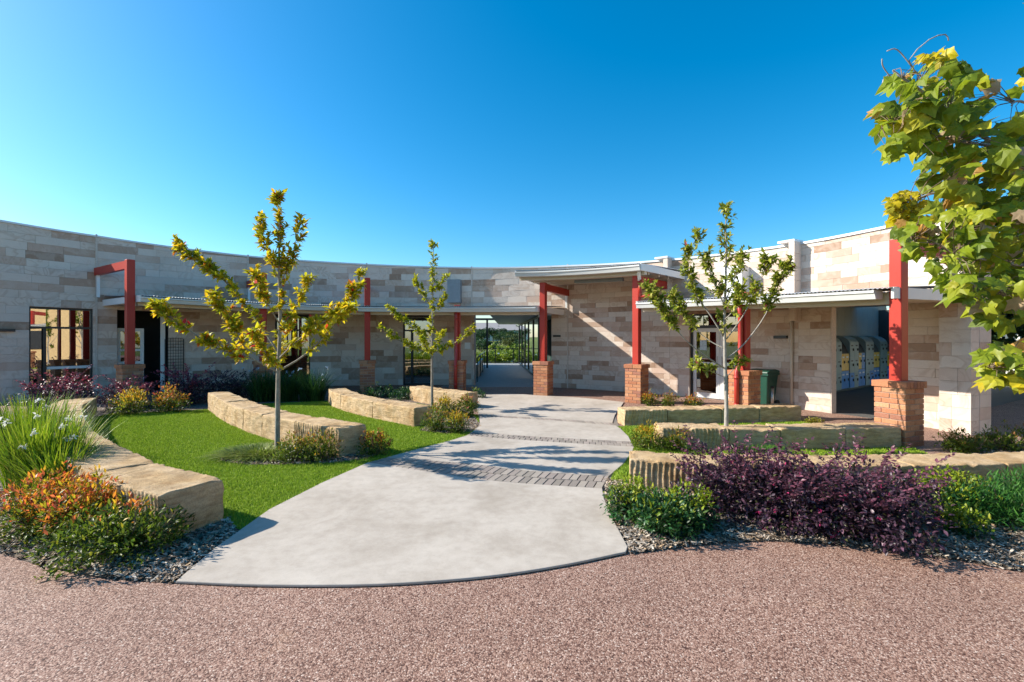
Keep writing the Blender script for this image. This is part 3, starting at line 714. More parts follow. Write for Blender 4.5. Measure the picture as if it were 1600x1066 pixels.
def veranda_post(j):
    a = WC(j); p = PC(j); ax = (a - p).normalized(); rz = math.atan2(ax.y, ax.x)
    t = empty('veranda_post', (p.x, p.y, 0), 0.0); tag(t, PL[j], 'post', 'red veranda posts on brick pedestals')
    C = Vector((p.x, p.y)); T = Vector((-ax.y, ax.x))
    def L(x, y, z): q = C + ax * x + T * y; return Vector((q.x, q.y, z))
    mb = MB(); mb.box((p.x, p.y, .475), (.446, .446, .96), rz); core = mb.build('brick_pedestal', M['bmortar'], t)
    def put(me, x, y, z, r, col):
        o = link('brick', me, M['brick'], core); q = L(x, y, z); o.location = (q.x - p.x, q.y - p.y, z); o.rotation_euler = (0, 0, rz + r); o.color = col
    c = 0.0865
    for r in range(11):
        z = .038 + r * c; rot = (r % 2) * math.pi / 2
        for sx, sy, me, rr in ((-.1195, -.181, BR1, 0), (.1195, -.181, BR1, 0), (-.1195, .181, BR1, 0), (.1195, .181, BR1, 0), (-.181, 0, BR2, math.pi / 2), (.181, 0, BR2, math.pi / 2)):
            x = sx * math.cos(rot) - sy * math.sin(rot); y = sx * math.sin(rot) + sy * math.cos(rot)
            put(me, x, y, z, rr + rot, brick_col())
    for i in range(6):
        for s_ in (-1, 1): put(BRC, -.215 + .086 * i, s_ * .135, 1.004, 0, brick_col())
    h = POST_TOP[j]
    w = .185
    mb = MB(); mb.box((p.x, p.y, (1.045 + h) / 2), (w, w, h - 1.045), rz); soften(mb.build('shaft', M['red'], t), .012, 2)
    if j not in (3, 6):
        ln = (a - p).length
        mb = MB(); mb.beam(L(w / 2 - .005, 0, h - .13), L(ln - .03, 0, h - .13), .12, .22); mb.build('arm', M['red'], t)
        mb = MB(); q = L(ln - .16, .0, 0); mb.box((q.x, q.y, (GT(j) + .1 + h - .24) / 2), (.07, .07, h - .24 - GT(j) - .1), rz); mb.build('hanger', M['white'], t)
    if j == 6:
        ln = (a - p).length; q = L(ln - .2, 0, 0); mb = MB(); mb.box((q.x, q.y, 3.0), (.09, .09, .5), rz); mb.build('hanger', M['white'], t)
    if j in (3, 6):   # downpipe running down the courtyard face of the pedestal
        zt = GT(j) - .1
        pts = [L(-.20, 0, zt), L(-.15, .0, zt - .25), L(-.15, 0, 1.25), L(-.29, 0, 1.02), L(-.29, 0, .02)]
        mb = MB(); mb.tube(pts, .05, 10); pipe = mb.build('downpipe', M['redpipe'], t, True)
        for zc in (zt - .28, .9, .3):
            mb = MB(); x0 = -.15 if zc > 1.2 else -.29; mb.tube([L(x0, 0, zc - .03), L(x0, 0, zc + .03)], .058, 10); mb.build('pipe_collar', M['redpipe'], pipe, True)
    if j == 5:        # white elbow into a red downpipe, and a red spreader
        mb = MB(); mb.tube([L(-.30, -.22, 3.60), L(-.27, -.2, 3.50), L(-.13, -.14, 3.42), L(-.10, -.13, 3.35)], .05, 10); mb.build('pipe_elbow', M['white'], t, True)
        mb = MB(); mb.tube([L(-.10, -.145, 3.37), L(-.10, -.145, 2.9)], .047, 10); mb.build('downpipe', M['redpipe'], t, True)
        mb = MB(); mb.tube([L(-.10, -.145, 2.93), L(.1, -.5, 2.91), L(.35, -.78, 2.90)], .042, 10); mb.build('spreader_pipe', M['red'], t, True)
    return t
for j in range(8): veranda_post(j)

# ------------------------------------------------------------------ canopies
def gutter_profile(mb, u0, u1, d, zt, h=.15, w=.055):   # w in canopy units
    """quad gutter: front lip, sloping face and underside, closed"""
    n = max(2, int((u1 - u0) * 24)); vs = []; zt = num(zt)
    prof = [(d - w, 0), (d + w * .75, .0), (d + w, -.012), (d + w, -.045), (d + w * .8, -.06), (d + w * .55, -h), (d - w, -h)]
    m = len(prof); fs = []
    for i in range(n + 1):
        u = u0 + (u1 - u0) * i / n
        for dd, dz in prof: vs.append(Kp(u, dd, zt(u) + dz))
    for i in range(n):
        for k in range(m): k2 = (k + 1) % m; fs.append((i * m + k, i * m + k2, (i + 1) * m + k2, (i + 1) * m + k))
    fs.append(tuple(reversed(range(m)))); fs.append(tuple(n * m + k for k in range(m)))
    mb.add(vs, fs)
def corrugated(u0, u1, d0, d1, zf, rise, per=.085):
    L = s_of(u1) - s_of(u0); n = int(L / per * 6); us = np.linspace(u0, u1, n + 1); vs = []; fs = []
    for i, u in enumerate(us):
        w = .010 * math.sin(2 * math.pi * i / 6)
        vs += [Kp(u, d0, zf(u) + rise + w), Kp(u, d1, zf(u) + w), Kp(u, d1, zf(u) + w - .006), Kp(u, d0, zf(u) + rise + w - .006)]
    for i in range(n):
        a, b = 4 * i, 4 * i + 4
        for k in range(4): k2 = (k + 1) % 4; fs.append((a + k, a + k2, b + k2, b + k))
    fs.append((0, 3, 2, 1)); fs.append((4 * n, 4 * n + 1, 4 * n + 2, 4 * n + 3))
    mb = MB(); mb.add(vs, fs); return mb
def canopy(name, label, u0, u1, zt, dout, rise=.14, root_u=None, gend=None):
    t = empty(name, Kp((u0 + u1) / 2, .5, 0)); tag(t, label, 'canopy', 'veranda canopies')
    corrugated(u0, u1, .03, dout + .055, lambda u: zt(u) + .028, rise).build('roof_sheet', M['roof'], t)
    mb = MB(); gutter_profile(mb, u0, gend or u1, dout, zt); mb.build('gutter', M['gutter'], t)
    mb = MB(); sweep(mb, Kp, u0 + .01, u1 - .01, dout - .16, dout - .10, lambda u: zt(u) - .235, lambda u: zt(u) - .03); mb.build('fascia_beam', M['cream'], t)
    mb = MB(); sweep(mb, Kp, u0 + .012, u1 - .012, .04, dout - .10, lambda u: zt(u) - .125, lambda u: zt(u) - .10); mb.build('soffit', M['cream'], t)
    for u in (u0, u1):
        mb = MB(); sweep(mb, Kp, u - .007, u + .007, .02, dout + .02, lambda q: zt(q) - .15, lambda q: zt(q) + .035, 1); mb.build('end_fascia', M['white'], t)
    return t
canopy('veranda_canopy', 'long curved veranda canopy with pale gutter along the shaded wing', .04, 3.96, GT, 1.10)
canopy('veranda_canopy', 'veranda canopy over the double doors and locker alcove', 5.05, 7.02, GT, 1.10, gend=6.94)
ZU = lut([(3.5, 3.86), (5.3, 3.70)])
uc = canopy('veranda_canopy', 'raised flat canopy with batten light over the passage entrance', 3.74, 5.13, ZU, 1.20, .10)
mb = MB(); sweep(mb, Kp, 4.30, 4.80, .80, .86, lambda u: ZU(u) - .30, lambda u: ZU(u) - .20); mb.build('batten_light', M['greybox'], uc)
for dd in (.35, .62, .9):
    mb = MB(); sweep(mb, Kp, 3.78, 5.09, dd, dd + .03, lambda u: ZU(u) - .20, lambda u: ZU(u) - .127); mb.build('purlin', M['cream'], uc)

# ------------------------------------------------------------------ passage behind the opening
cor = empty('corridor', (0, 24, 0)); tag(cor, 'open breezeway behind the entrance with glazed side and metal posts', 'corridor')
mb = MB(); mb.add([(-2.6, 16.6, .004), (3.2, 16.6, .004), (2.0, 33, .004), (-2.6, 33, .004), (-2.6, 16.6, -.2), (3.2, 16.6, -.2), (2.0, 33, -.6), (-2.6, 33, -.6)], [(0, 1, 2, 3), (7, 6, 5, 4), (0, 4, 5, 1), (2, 6, 7, 3), (1, 5, 6, 2), (3, 7, 4, 0)]); mb.build('corridor_floor', M['corrfloor'], cor)
mb = MB(); mb.hexa([(-.95, 19.5, 2.78), (3.4, 19.5, 2.78), (2.4, 32, 2.78), (-.95, 32, 2.78), (-.95, 19.5, 2.98), (3.4, 19.5, 2.98), (2.4, 32, 2.98), (-.95, 32, 2.98)]); mb.build('corridor_roof', M['white'], cor)
ga, gb = Vector((1.28, 17.2, 0)), Vector((.52, 32, 0))
def gp(t_, z): q = ga.lerp(gb, t_); return Vector((q.x, q.y, z))
mul = [0.0, .16, .32, .5, .66, .83, 1.0]
for t_ in mul:
    mb = MB(); q = gp(t_, 0); mb.box((q.x, q.y, 1.4), (.09, .16, 2.8), .05); mb.build('mullion', M['black'], cor)
for a, b in zip(mul[:-1], mul[1:]):
    mb = MB(); mb.beam(gp(a + .01, 1.4), gp(b - .01, 1.4), .012, 2.62); mb.build('pane', M['clear'], cor)
mb = MB(); mb.beam(gp(0, .06), gp(1, .06), .10, .10); mb.beam(gp(0, 2.72), gp(1, 2.72), .10, .10); mb.build('glazing_rail', M['black'], cor)
mb = MB(); mb.hexa([(2.0, 17.5, 0), (2.1, 17.5, 0), (2.1, 32, 0), (2.0, 32, 0), (2.0, 17.5, 2.78), (2.1, 17.5, 2.78), (2.1, 32, 2.78), (2.0, 32, 2.78)]); mb.build('inner_wall', M['inwall'], cor)
for x, y in ((-1.5, 27.5), (-1.72, 20.5)):
    if y > 25: mb = MB(); mb.box((x, y, 1.5), (.11, .11, 3.0)); mb.build('roof_post', M['black'], cor)
mb = MB(); mb.box((-2.0, 27, 2.93), (2.1, .12, .12)); mb.build('roof_beam', M['black'], cor)
# handrail with wire panel on the left, picket rail at the far end
hr = empty('handrail', (-1.75, 23, 0)); tag(hr, 'dark sloping handrail with wire panel on the left of the breezeway', 'handrail')
mb = MB(); mb.tube([(-1.42, 18.6, .96), (-1.55, 22, .98), (-1.62, 27, 1.0)], .028, 6); mb.build('top_rail', M['black'], hr, True)
for y in (18.6, 21.4, 24.2, 27.0): mb = MB(); mb.tube([(-1.42 - (y - 18.6) * .024, y, 0), (-1.42 - (y - 18.6) * .024, y, .97)], .022, 6); mb.build('rail_post', M['black'], hr, True)
mb = MB(); mb.hexa([(-1.66, 20.8, 0), (-1.56, 20.8, 0), (-1.70, 27, 0), (-1.80, 27, 0), (-1.66, 20.8, .55), (-1.56, 20.8, .55), (-1.70, 27, .62), (-1.80, 27, .62)]); mb.build('low_wall', M['cream'], hr)
pf = empty('picket_rail', (-.6, 32.6, 0)); tag(pf, 'black picket balustrade closing the far end of the breezeway', 'balustrade')
mb = MB(); mb.beam((-2.6, 32.7, 1.05), (1.4, 32.7, 1.05), .05, .05); mb.build('top_rail', M['black'], pf)
mb = MB(); mb.beam((-2.6, 32.7, .1), (1.4, 32.7, .1), .05, .04); mb.build('bottom_rail', M['black'], pf)
pk = MB(); pk.box((0, 0, 0), (.018, .018, .94)); pkm = pk.build('picket', M['black'], pf); pkm.location = (-2.5 + .6, .1, .58)
for i in range(1, 38):
    x = -2.5 + i * .105
    if x > 1.35: break
    o = pkm.copy(); COL.objects.link(o); o.location = (x + .6, .1, .58)
for x in (-2.6, -1.2, .1, 1.4): mb = MB(); mb.box((x, 32.7, .54), (.06, .06, 1.1)); mb.build('rail_post', M['black'], pf)

# ------------------------------------------------------------------ locker alcove
rr = Vector((.808, .589)); fnn = Vector((.589, -.808)); LO = Vector((10.05, 14.42))
alc = wingR
def Lk(a, f, z): q = LO + rr * a + fnn * f; return Vector((q.x, q.y, z))
mb = MB(); mb.hexa([Lk(-5.5, -.62, -.02), Lk(8, -.62, -.02), Lk(8, 5.5, -.02), Lk(-5.5, 5.5, -.02), Lk(-5.5, -.62, .005), Lk(8, -.62, .005), Lk(8, 5.5, .005), Lk(-5.5, 5.5, .005)])
# clip floor to behind the wall line by keeping it a strip that starts at the opening
mb = MB(); oa, ob_ = OP[6][1], OP[6][2]
A0, B0 = Wp(oa - .05, -.1, .005), Wp(ob_ + .04, -.1, .005); C0 = Lk(8, 4.2, .005); D0 = Lk(8, -.6, .005); E0 = Lk(-1.2, -.6, .005)
fl = [A0, B0, C0, D0, E0]; mb.add([(q.x, q.y, .005) for q in fl] + [(q.x, q.y, -.1) for q in fl], [(0, 1, 2, 3, 4), (9, 8, 7, 6, 5)] + [(i, i + 5, (i + 1) % 5 + 5, (i + 1) % 5) for i in range(5)]); mb.build('alcove_floor', M['floor'], wingR)
mb = MB(); mb.hexa([Lk(-1.6, -.75, 0), Lk(8, -.75, 0), Lk(8, -.62, 0), Lk(-1.6, -.62, 0), Lk(-1.6, -.75, 3.2), Lk(8, -.75, 3.2), Lk(8, -.62, 3.2), Lk(-1.6, -.62, 3.2)]); lw = mb.build('alcove_wall', M['panel'], wingR)
for i in range(16):
    mb = MB(); a = -1.6 + i * .6; mb.hexa([Lk(a + .006, -.63, 1.6), Lk(a + .594, -.63, 1.6), Lk(a + .594, -.605, 1.6), Lk(a + .006, -.605, 1.6), Lk(a + .006, -.63, 3.1), Lk(a + .594, -.63, 3.1), Lk(a + .594, -.605, 3.1), Lk(a + .006, -.605, 3.1)]); mb.build('lining_board', M['panel'], lw)
ce = [Wp(oa - .1, -.145, 2.95), Wp(ob_ + .1, -.145, 2.95), Lk(4.2, 3.2, 2.95), Lk(4.2, -.7, 2.95), Lk(-1.4, -.7, 2.95)]
mb = MB(); mb.add([(q.x, q.y, 2.95) for q in ce] + [(q.x, q.y, 3.1) for q in ce], [(4, 3, 2, 1, 0), (5, 6, 7, 8, 9)] + [(i, (i + 1) % 5, (i + 1) % 5 + 5, i + 5) for i in range(5)]); mb.build('alcove_ceiling', M['panel'], wingR)
mb = MB(); mb.hexa([Lk(6.9, -.6, 0), Lk(7, -.6, 0), Lk(7, .9, 0), Lk(6.9, .9, 0), Lk(6.9, -.6, 2.95), Lk(7, -.6, 2.95), Lk(7, .9, 2.95), Lk(6.9, .9, 2.95)]); mb.build('dark_doorway_panel', M['dark'], wingR)  # near-black panel paints the darkness of the doorway at the far end
jm = MB()
for u, s_ in ((oa, 1), (ob_, -1)): sweep(jm, Wp, u + s_ * .001, u + s_ * .008, -.142, .04, 0, OP[6][4], 1)
jm.build('opening_jamb', M['mortar'], wingR)
def locker(i, a0, w, grey):
    p0 = Lk(a0 + w / 2, -.3, 0); od = ('first', 'second', 'third', 'fourth', 'fifth')[i // 2]; lab = (od + ' grey blue locker bank counted from the alcove opening' if grey else od + ' charcoal hooded locker bank with yellow doors counted from the alcove opening')
    t = empty('locker_bank', (p0.x, p0.y, 0)); tag(t, lab, 'locker', 'lockers lining the alcove')
    top = 1.66 if grey else 1.28; mb = MB(); prof = [(-.55, .08), (0, .08), (0, top), (-.06, top + .09), (-.20, top + .18), (-.38, 1.87), (-.55, 1.87)] if grey else [(-.55, .08), (-.02, .08), (-.02, top), (-.10, top + .22), (-.24, top + .42), (-.40, 1.85), (-.55, 1.85)]
    m = len(prof); vs = [Lk(a0 + .004, f, z) for f, z in prof] + [Lk(a0 + w - .004, f, z) for f, z in prof]
    mb.add(vs, [tuple(range(m)), tuple(reversed(range(m, 2 * m)))] + [(k, k + m, (k + 1) % m + m, (k + 1) % m) for k in range(m)]); mb.build('body', M['lockgrey'] if grey else M['lockdark'], t)
    mb = MB(); mb.hexa([Lk(a0, -.5, 0), Lk(a0 + w, -.5, 0), Lk(a0 + w, -.04, 0), Lk(a0, -.04, 0), Lk(a0, -.5, .078), Lk(a0 + w, -.5, .078), Lk(a0 + w, -.04, .078), Lk(a0, -.04, .078)]); mb.build('plinth', M['black'], t)
    rows = [(.10, .60), (.62, 1.12), (1.14, 1.64)] if grey else [(.10, .68), (.70, 1.26)]
    f0 = .002 if grey else -.018
    for c in range(2):
        for r, (z0, z1) in enumerate(rows):
            mb = MB(); a = a0 + .012 + c * (w - .02) / 2; b = a + (w - .02) / 2 - .008
            mat = (M['lockgrey'] if (r or (i + c) % 3) else M['lockblue']) if grey else (M['lockblue'] if r == 0 else M['lockyellow'] if (i + c) % 5 else M['lockblue'])
            mb.hexa([Lk(a, f0, z0), Lk(b, f0, z0), Lk(b, f0 + .018, z0), Lk(a, f0 + .018, z0), Lk(a, f0, z1), Lk(b, f0, z1), Lk(b, f0 + .018, z1), Lk(a, f0 + .018, z1)]); d = mb.build('door', mat, t)
            mb = MB(); q = (a + b) / 2
            mb.hexa([Lk(q + .06, f0 + .019, (z0 + z1) / 2 - .04), Lk(q + .11, f0 + .019, (z0 + z1) / 2 - .04), Lk(q + .11, f0 + .045, (z0 + z1) / 2 - .04), Lk(q + .06, f0 + .045, (z0 + z1) / 2 - .04), Lk(q + .06, f0 + .019, (z0 + z1) / 2 + .04), Lk(q + .11, f0 + .019, (z0 + z1) / 2 + .04), Lk(q + .11, f0 + .045, (z0 + z1) / 2 + .04), Lk(q + .06, f0 + .045, (z0 + z1) / 2 + .04)]); mb.build('latch', M['black'], d)
            mb = MB(); mb.hexa([Lk(q - .09, f0 + .0185, z1 - .14), Lk(q + .09, f0 + .0185, z1 - .14), Lk(q + .09, f0 + .022, z1 - .14), Lk(q - .09, f0 + .022, z1 - .14), Lk(q - .09, f0 + .0185, z1 - .09), Lk(q + .09, f0 + .0185, z1 - .09), Lk(q + .09, f0 + .022, z1 - .09), Lk(q - .09, f0 + .022, z1 - .09)]); mb.build('vent_plate', M['black'] if grey else M['white'], d)
a_ = -.55
for i in range(9):
    g = bool(i % 2); w = .84 if g else .70
    if a_ + w > 6.8: break
    locker(i, a_, w, g); a_ += w + .006

# ------------------------------------------------------------------ wheelie bin and ash post beside the doors
def wheelie_bin(c, rz):
    t = empty('wheelie_bin', c); tag(t, 'dark green wheelie bin behind the brick pedestal beside the doors', 'bin')
    cx, sx = math.cos(rz), math.sin(rz)
    def q(x, y, z): return Vector((c[0] + x * cx - y * sx, c[1] + x * sx + y * cx, z))
    mb = MB(); mb.hexa([q(-.17, -.18, .05), q(.17, -.18, .05), q(.17, .20, .05), q(-.17, .20, .05), q(-.235, -.27, .84), q(.235, -.27, .84), q(.235, .27, .84), q(-.235, .27, .84)]); soften(mb.build('body', M['green_plastic'], t), .02, 2)
    mb = MB(); mb.box(q(0, 0, .86), (.52, .60, .045), rz); mb.build('rim', M['green_plastic'], t)
    mb = MB(); pr = [(-.31, .885), (-.30, .93), (-.12, .985), (.12, .985), (.30, .95), (.32, .885)]; m = len(pr)
    mb.add([q(-.255, y, z) for y, z in pr] + [q(.255, y, z) for y, z in pr], [tuple(range(m)), tuple(reversed(range(m, 2 * m)))] + [(k, k + m, (k + 1) % m + m, (k + 1) % m) for k in range(m)]); soften(mb.build('lid', M['green_plastic'], t), .015, 2)
    mb = MB(); mb.tube([q(-.22, .33, .90), q(.22, .33, .90)], .018, 8); mb.build('handle', M['green_plastic'], t, True)
    for s_ in (-1, 1): mb = MB(); mb.tube([q(s_ * .20, .22, .10), q(s_ * .25, .22, .10)], .10, 14); mb.build('wheel', M['rubber'], t, True)
ub_ = u_at(1193, .5); bp = Wp(ub_, .5, 0); nn = WN(ub_); wheelie_bin((bp.x, bp.y, 0), math.atan2(nn.y, nn.x) + math.pi / 2)
ub_ = u_at(1206, .5); bp = Wp(ub_, .5, 0); t = empty('ash_post', (bp.x, bp.y, 0)); tag(t, 'slim steel ash post standing beside the green bin', 'ash post')
mb = MB(); mb.tube([(bp.x, bp.y, 0), (bp.x, bp.y, .52)], .05, 10); mb.build('column', M['steel'], t, True); mb = MB(); mb.tube([(bp.x, bp.y, .52), (bp.x, bp.y, .56)], .06, 10); mb.build('cap', M['black'], t, True)

# ------------------------------------------------------------------ sandstone bench walls
def rounded_grid(nx_, ny_, nz_, size, r):
    """unit cube surface grid -> verts in [-.5,.5], quads"""
    idx = {}; vs = []; fs = []
    def axis(n, L): return [-.5, -.5 + .45 * r / L, -.5 + r / L] + [(-.5 + r / L) + (1 - 2 * r / L) * q / (n - 4) for q in range(1, n - 4)] + [.5 - r / L, .5 - .45 * r / L, .5]
    AX = [axis(n, L) for n, L in zip((nx_, ny_, nz_), size)]
    def vid(i, j, k):
        if (i, j, k) not in idx: idx[(i, j, k)] = len(vs); vs.append((AX[0][i], AX[1][j], AX[2][k]))
        return idx[(i, j, k)]
    for i in range(nx_):
        for j in range(ny_):
            fs.append((vid(i, j, nz_), vid(i + 1, j, nz_), vid(i + 1, j + 1, nz_), vid(i, j + 1, nz_))); fs.append((vid(i, j + 1, 0), vid(i + 1, j + 1, 0), vid(i + 1, j, 0), vid(i, j, 0)))
        for k in range(nz_):
            fs.append((vid(i, 0, k), vid(i + 1, 0, k), vid(i + 1, 0, k + 1), vid(i, 0, k + 1))); fs.append((vid(i, ny_, k + 1), vid(i + 1, ny_, k + 1), vid(i + 1, ny_, k), vid(i, ny_, k)))
    for j in range(ny_):
        for k in range(nz_):
            fs.append((vid(0, j, k + 1), vid(0, j + 1, k + 1), vid(0, j + 1, k), vid(0, j, k))); fs.append((vid(nx_, j, k), vid(nx_, j + 1, k), vid(nx_, j + 1, k + 1), vid(nx_, j, k + 1)))
    return np.array(vs), fs
from mathutils import noise as mnoise
def bench(edge, side, width, height, label, blk=1.05, grooves=()):
    """edge: ground line of one face, near end first; side=+1 body lies to the right of travel; blocks follow the curve"""
    line = [Vector(p) for p in smooth_line(edge, 8)]
    L = [0.0]
    for p, q in zip(line[1:], line[:-1]): L.append(L[-1] + (p - q).length)
    def C(s):
        s2 = min(max(s, 0), L[-1]); p = Vector((np.interp(s2, L, [q.x for q in line]), np.interp(s2, L, [q.y for q in line])))
        a = Vector((np.interp(min(s2 + .15, L[-1]), L, [q.x for q in line]), np.interp(min(s2 + .15, L[-1]), L, [q.y for q in line]))); b = Vector((np.interp(max(s2 - .15, 0), L, [q.x for q in line]), np.interp(max(s2 - .15, 0), L, [q.y for q in line])))
        t = (a - b).normalized(); return p + t * (s - s2), Vector((t.y, -t.x)) * side
    o0 = C(L[-1] / 2)[0]; root = empty('sandstone_bench', (o0.x, o0.y, 0)); tag(root, label, 'bench', 'sandstone block benches')
    n = max(1, round(L[-1] / blk)); cuts = [0.0]
    for i in range(1, n): cuts.append(L[-1] * i / n + random.uniform(-.12, .12))
    cuts.append(L[-1])
    for bi, (s0, s1) in enumerate(zip(cuts[:-1], cuts[1:])):
        gap = random.uniform(.006, .014); ln = s1 - s0 - gap; hh = height + random.uniform(-.012, .012); ww = width + random.uniform(-.03, .02)
        nx2 = max(9, int(ln / (.012 if bi in grooves else .03))); V, Fq = rounded_grid(nx2, 16, 14, (ln, ww, hh + .06), .016); V = V * np.array([ln, ww, hh + .06])
        half = np.array([ln, ww, hh + .06]) / 2; r = .016; inner = half - r; q = np.clip(V, -inner, inner); dlt = V - q; nl = np.linalg.norm(dlt, axis=1, keepdims=True)
        V = np.where(nl > 1e-6, q + dlt / np.maximum(nl, 1e-6) * r, V); out = []
        sd = random.uniform(0, 90)
        for v in V:
            s = s0 + gap / 2 + ln / 2 + v[0]; p, nrm = C(s); d = v[1] + ww / 2; z = v[2] + (hh + .06) / 2 - .06
            a = mnoise.noise((s * 3 + sd, d * 4, z * 5)) * .018 + mnoise.noise((s * 11 + sd, d * 11, z * 11)) * .012 + mnoise.noise((s * 27, d * 27 + sd, z * 27)) * .008
            fa = abs(v[1]) / (ww / 2) > .99; fe = abs(v[0]) / (ln / 2) > .995
            if (fa or fe) and bi in grooves: a += .009 * math.sin((s * 100 if fa else d * 60) + 1.4 * math.sin(z * 9 + sd)) * min(1, (z + .05) * 6)
            top = v[2] > (hh + .06) / 2 - .02
            pos2 = p + nrm * (d + (a if not top else a * .4) * (1 if d > ww / 2 else -1)); ed = 1.0 if (top and (abs(v[1]) > ww / 2 - .03 or abs(v[0]) > ln / 2 - .03)) else 0.0
            chipz = ed * max(0.0, mnoise.noise((s * 9 + sd, d * 9, 3.3)) - .12) * .05
            out.append((pos2.x - o0.x, pos2.y - o0.y, z + (a * .55 if top else 0) - chipz))
        me = bpy.data.meshes.new('block'); me.from_pydata(out, [], Fq); me.polygons.foreach_set('use_smooth', [True] * len(Fq)); me.update()
        link('block', me, M['bench'], root)
bench([(-2.75, 4.34), (-3.68, 4.81), (-4.73, 5.55), (-5.53, 6.17), (-6.4, 6.9), (-8.46, 8.97), (-9.45, 10.37)], -1, .55, .43, 'long curved sandstone bench running beside the strappy white flowering plants', 1.25, (0,))
bench([(-2.53, 6.69), (-4.47, 8.08), (-6.05, 9.57), (-7.44, 11.14)], 1, .46, .43, 'curved sandstone bench behind the yellow leaved young tree', 1.05, (0,))
bench([(-1.93, 8.98), (-3.5, 10.37), (-4.55, 11.6), (-5.0, 12.4)], 1, .45, .39, 'curved sandstone bench ending at the four round bushes beside the path', 1.35)
bench([(-1.15, 11.35), (-2.0, 12.0), (-2.56, 12.57), (-2.95, 13.1)], 1, .45, .40, 'short sandstone bench beside the veranda downpipe post', 1.3)
bench([(2.26, 9.15), (4.2, 9.38), (6.19, 9.72)], -1, .45, .325, 'straight sandstone bench below the three small bushes near the white doors', 1.0, (0,))
bench([(2.37, 7.21), (4.4, 7.17), (6.27, 7.32)], -1, .44, .335, 'straight sandstone bench butting against the red post pedestal', 1.0, (0,))
bench([(1.36, 5.27), (2.3, 5.06), (3.5, 4.98), (5.6, 5.08), (7.6, 5.4)], -1, .47, .37, 'grooved sandstone bench behind the large purple shrub', 1.1, (0, 1))

# ------------------------------------------------------------------ foliage tools
def unit(v): return v / np.maximum(np.linalg.norm(v, axis=-1, keepdims=True), 1e-9)
def leaf_arrays(P, D, Ln, Wd, fold=.25, droop=.15):
    """leaf blades: P base, D direction; returns verts (n,6,3) and tris"""
    n = len(P); D = unit(D); up = unit(np.stack([RNG.normal(0, .5, n), RNG.normal(0, .5, n), np.ones(n)], 1)); S = unit(np.cross(D, up)); Nn = np.cross(S, D)
    Ln = np.asarray(Ln).reshape(-1, 1); Wd = np.asarray(Wd).reshape(-1, 1)
    tip = P + D * Ln - Nn * Ln * droop; m1 = P + D * Ln * .38; m2 = P + D * Ln * .70 - Nn * Ln * droop * .4
    l1 = m1 + S * Wd * .5 + Nn * Wd * fold; r1 = m1 - S * Wd * .5 + Nn * Wd * fold; l2 = m2 + S * Wd * .36 + Nn * Wd * fold * .7; r2 = m2 - S * Wd * .36 + Nn * Wd * fold * .7
    V = np.stack([P, l1, r1, l2, r2, tip, m1, m2], 1)
    tri = np.array([[0, 6, 1], [0, 2, 6], [6, 7, 3], [6, 3, 1], [6, 2, 4], [6, 4, 7], [7, 5, 3], [7, 4, 5]])
    Fc = (np.arange(n)[:, None, None] * 8 + tri[None]).reshape(-1, 3)
    return V.reshape(-1, 3), Fc
def leaf_obj(name, P, D, Ln, Wd, Cc, mat, parent, fold=.25, droop=.15):
    off = np.array(root_loc(parent)); V, Fc = leaf_arrays(P, D, Ln, Wd, fold, droop)
    return link(name, fast_mesh(name, V - off, Fc, np.repeat(Cc, 8, 0)), mat, parent)
def palette(n, cols, probs, jit=.25):
    cols = np.array(cols); p = np.array(probs) / sum(probs); return cols[RNG.choice(len(cols), n, p=p)] * (1 - jit + 2 * jit * RNG.random((n, 1)))
def curve_pts(pts, n):
    P = [np.array(p, float) for p in pts]; out = []
    m = len(P) - 1
    for i in range(n + 1):
        t = m * i / n; k = min(int(t), m - 1); f = t - k; a = P[max(k - 1, 0)]; b = P[k]; c = P[k + 1]; d = P[min(k + 2, m)]
        out.append(.5 * ((2 * b) + (c - a) * f + (2 * a - 5 * b + 4 * c - d) * f * f + (3 * b - a - 3 * c + d) * f ** 3))
    return np.array(out)
def sprigs_on(line, t0, dens, spread, upw=.4):
    """short side twigs along a branch polyline, returns list of (start, dir, length)"""
    n = len(line); L = np.linalg.norm(np.diff(line, axis=0), axis=1).sum(); k = int(L * dens); res = []
    for _ in range(k):
        t = t0 + (1 - t0) * RNG.random(); i = min(int(t * (n - 1)), n - 2); f = t * (n - 1) - i; p = line[i] * (1 - f) + line[i + 1] * f
        ax = line[i + 1] - line[i]; ax /= np.linalg.norm(ax) + 1e-9
        d = RNG.normal(0, 1, 3); d -= ax * d.dot(ax); d /= np.linalg.norm(d) + 1e-9; d = d * .8 + ax * .6 + np.array([0, 0, upw]); d /= np.linalg.norm(d)
        res.append((p, d, spread * (.4 + .8 * RNG.random())))
    return res
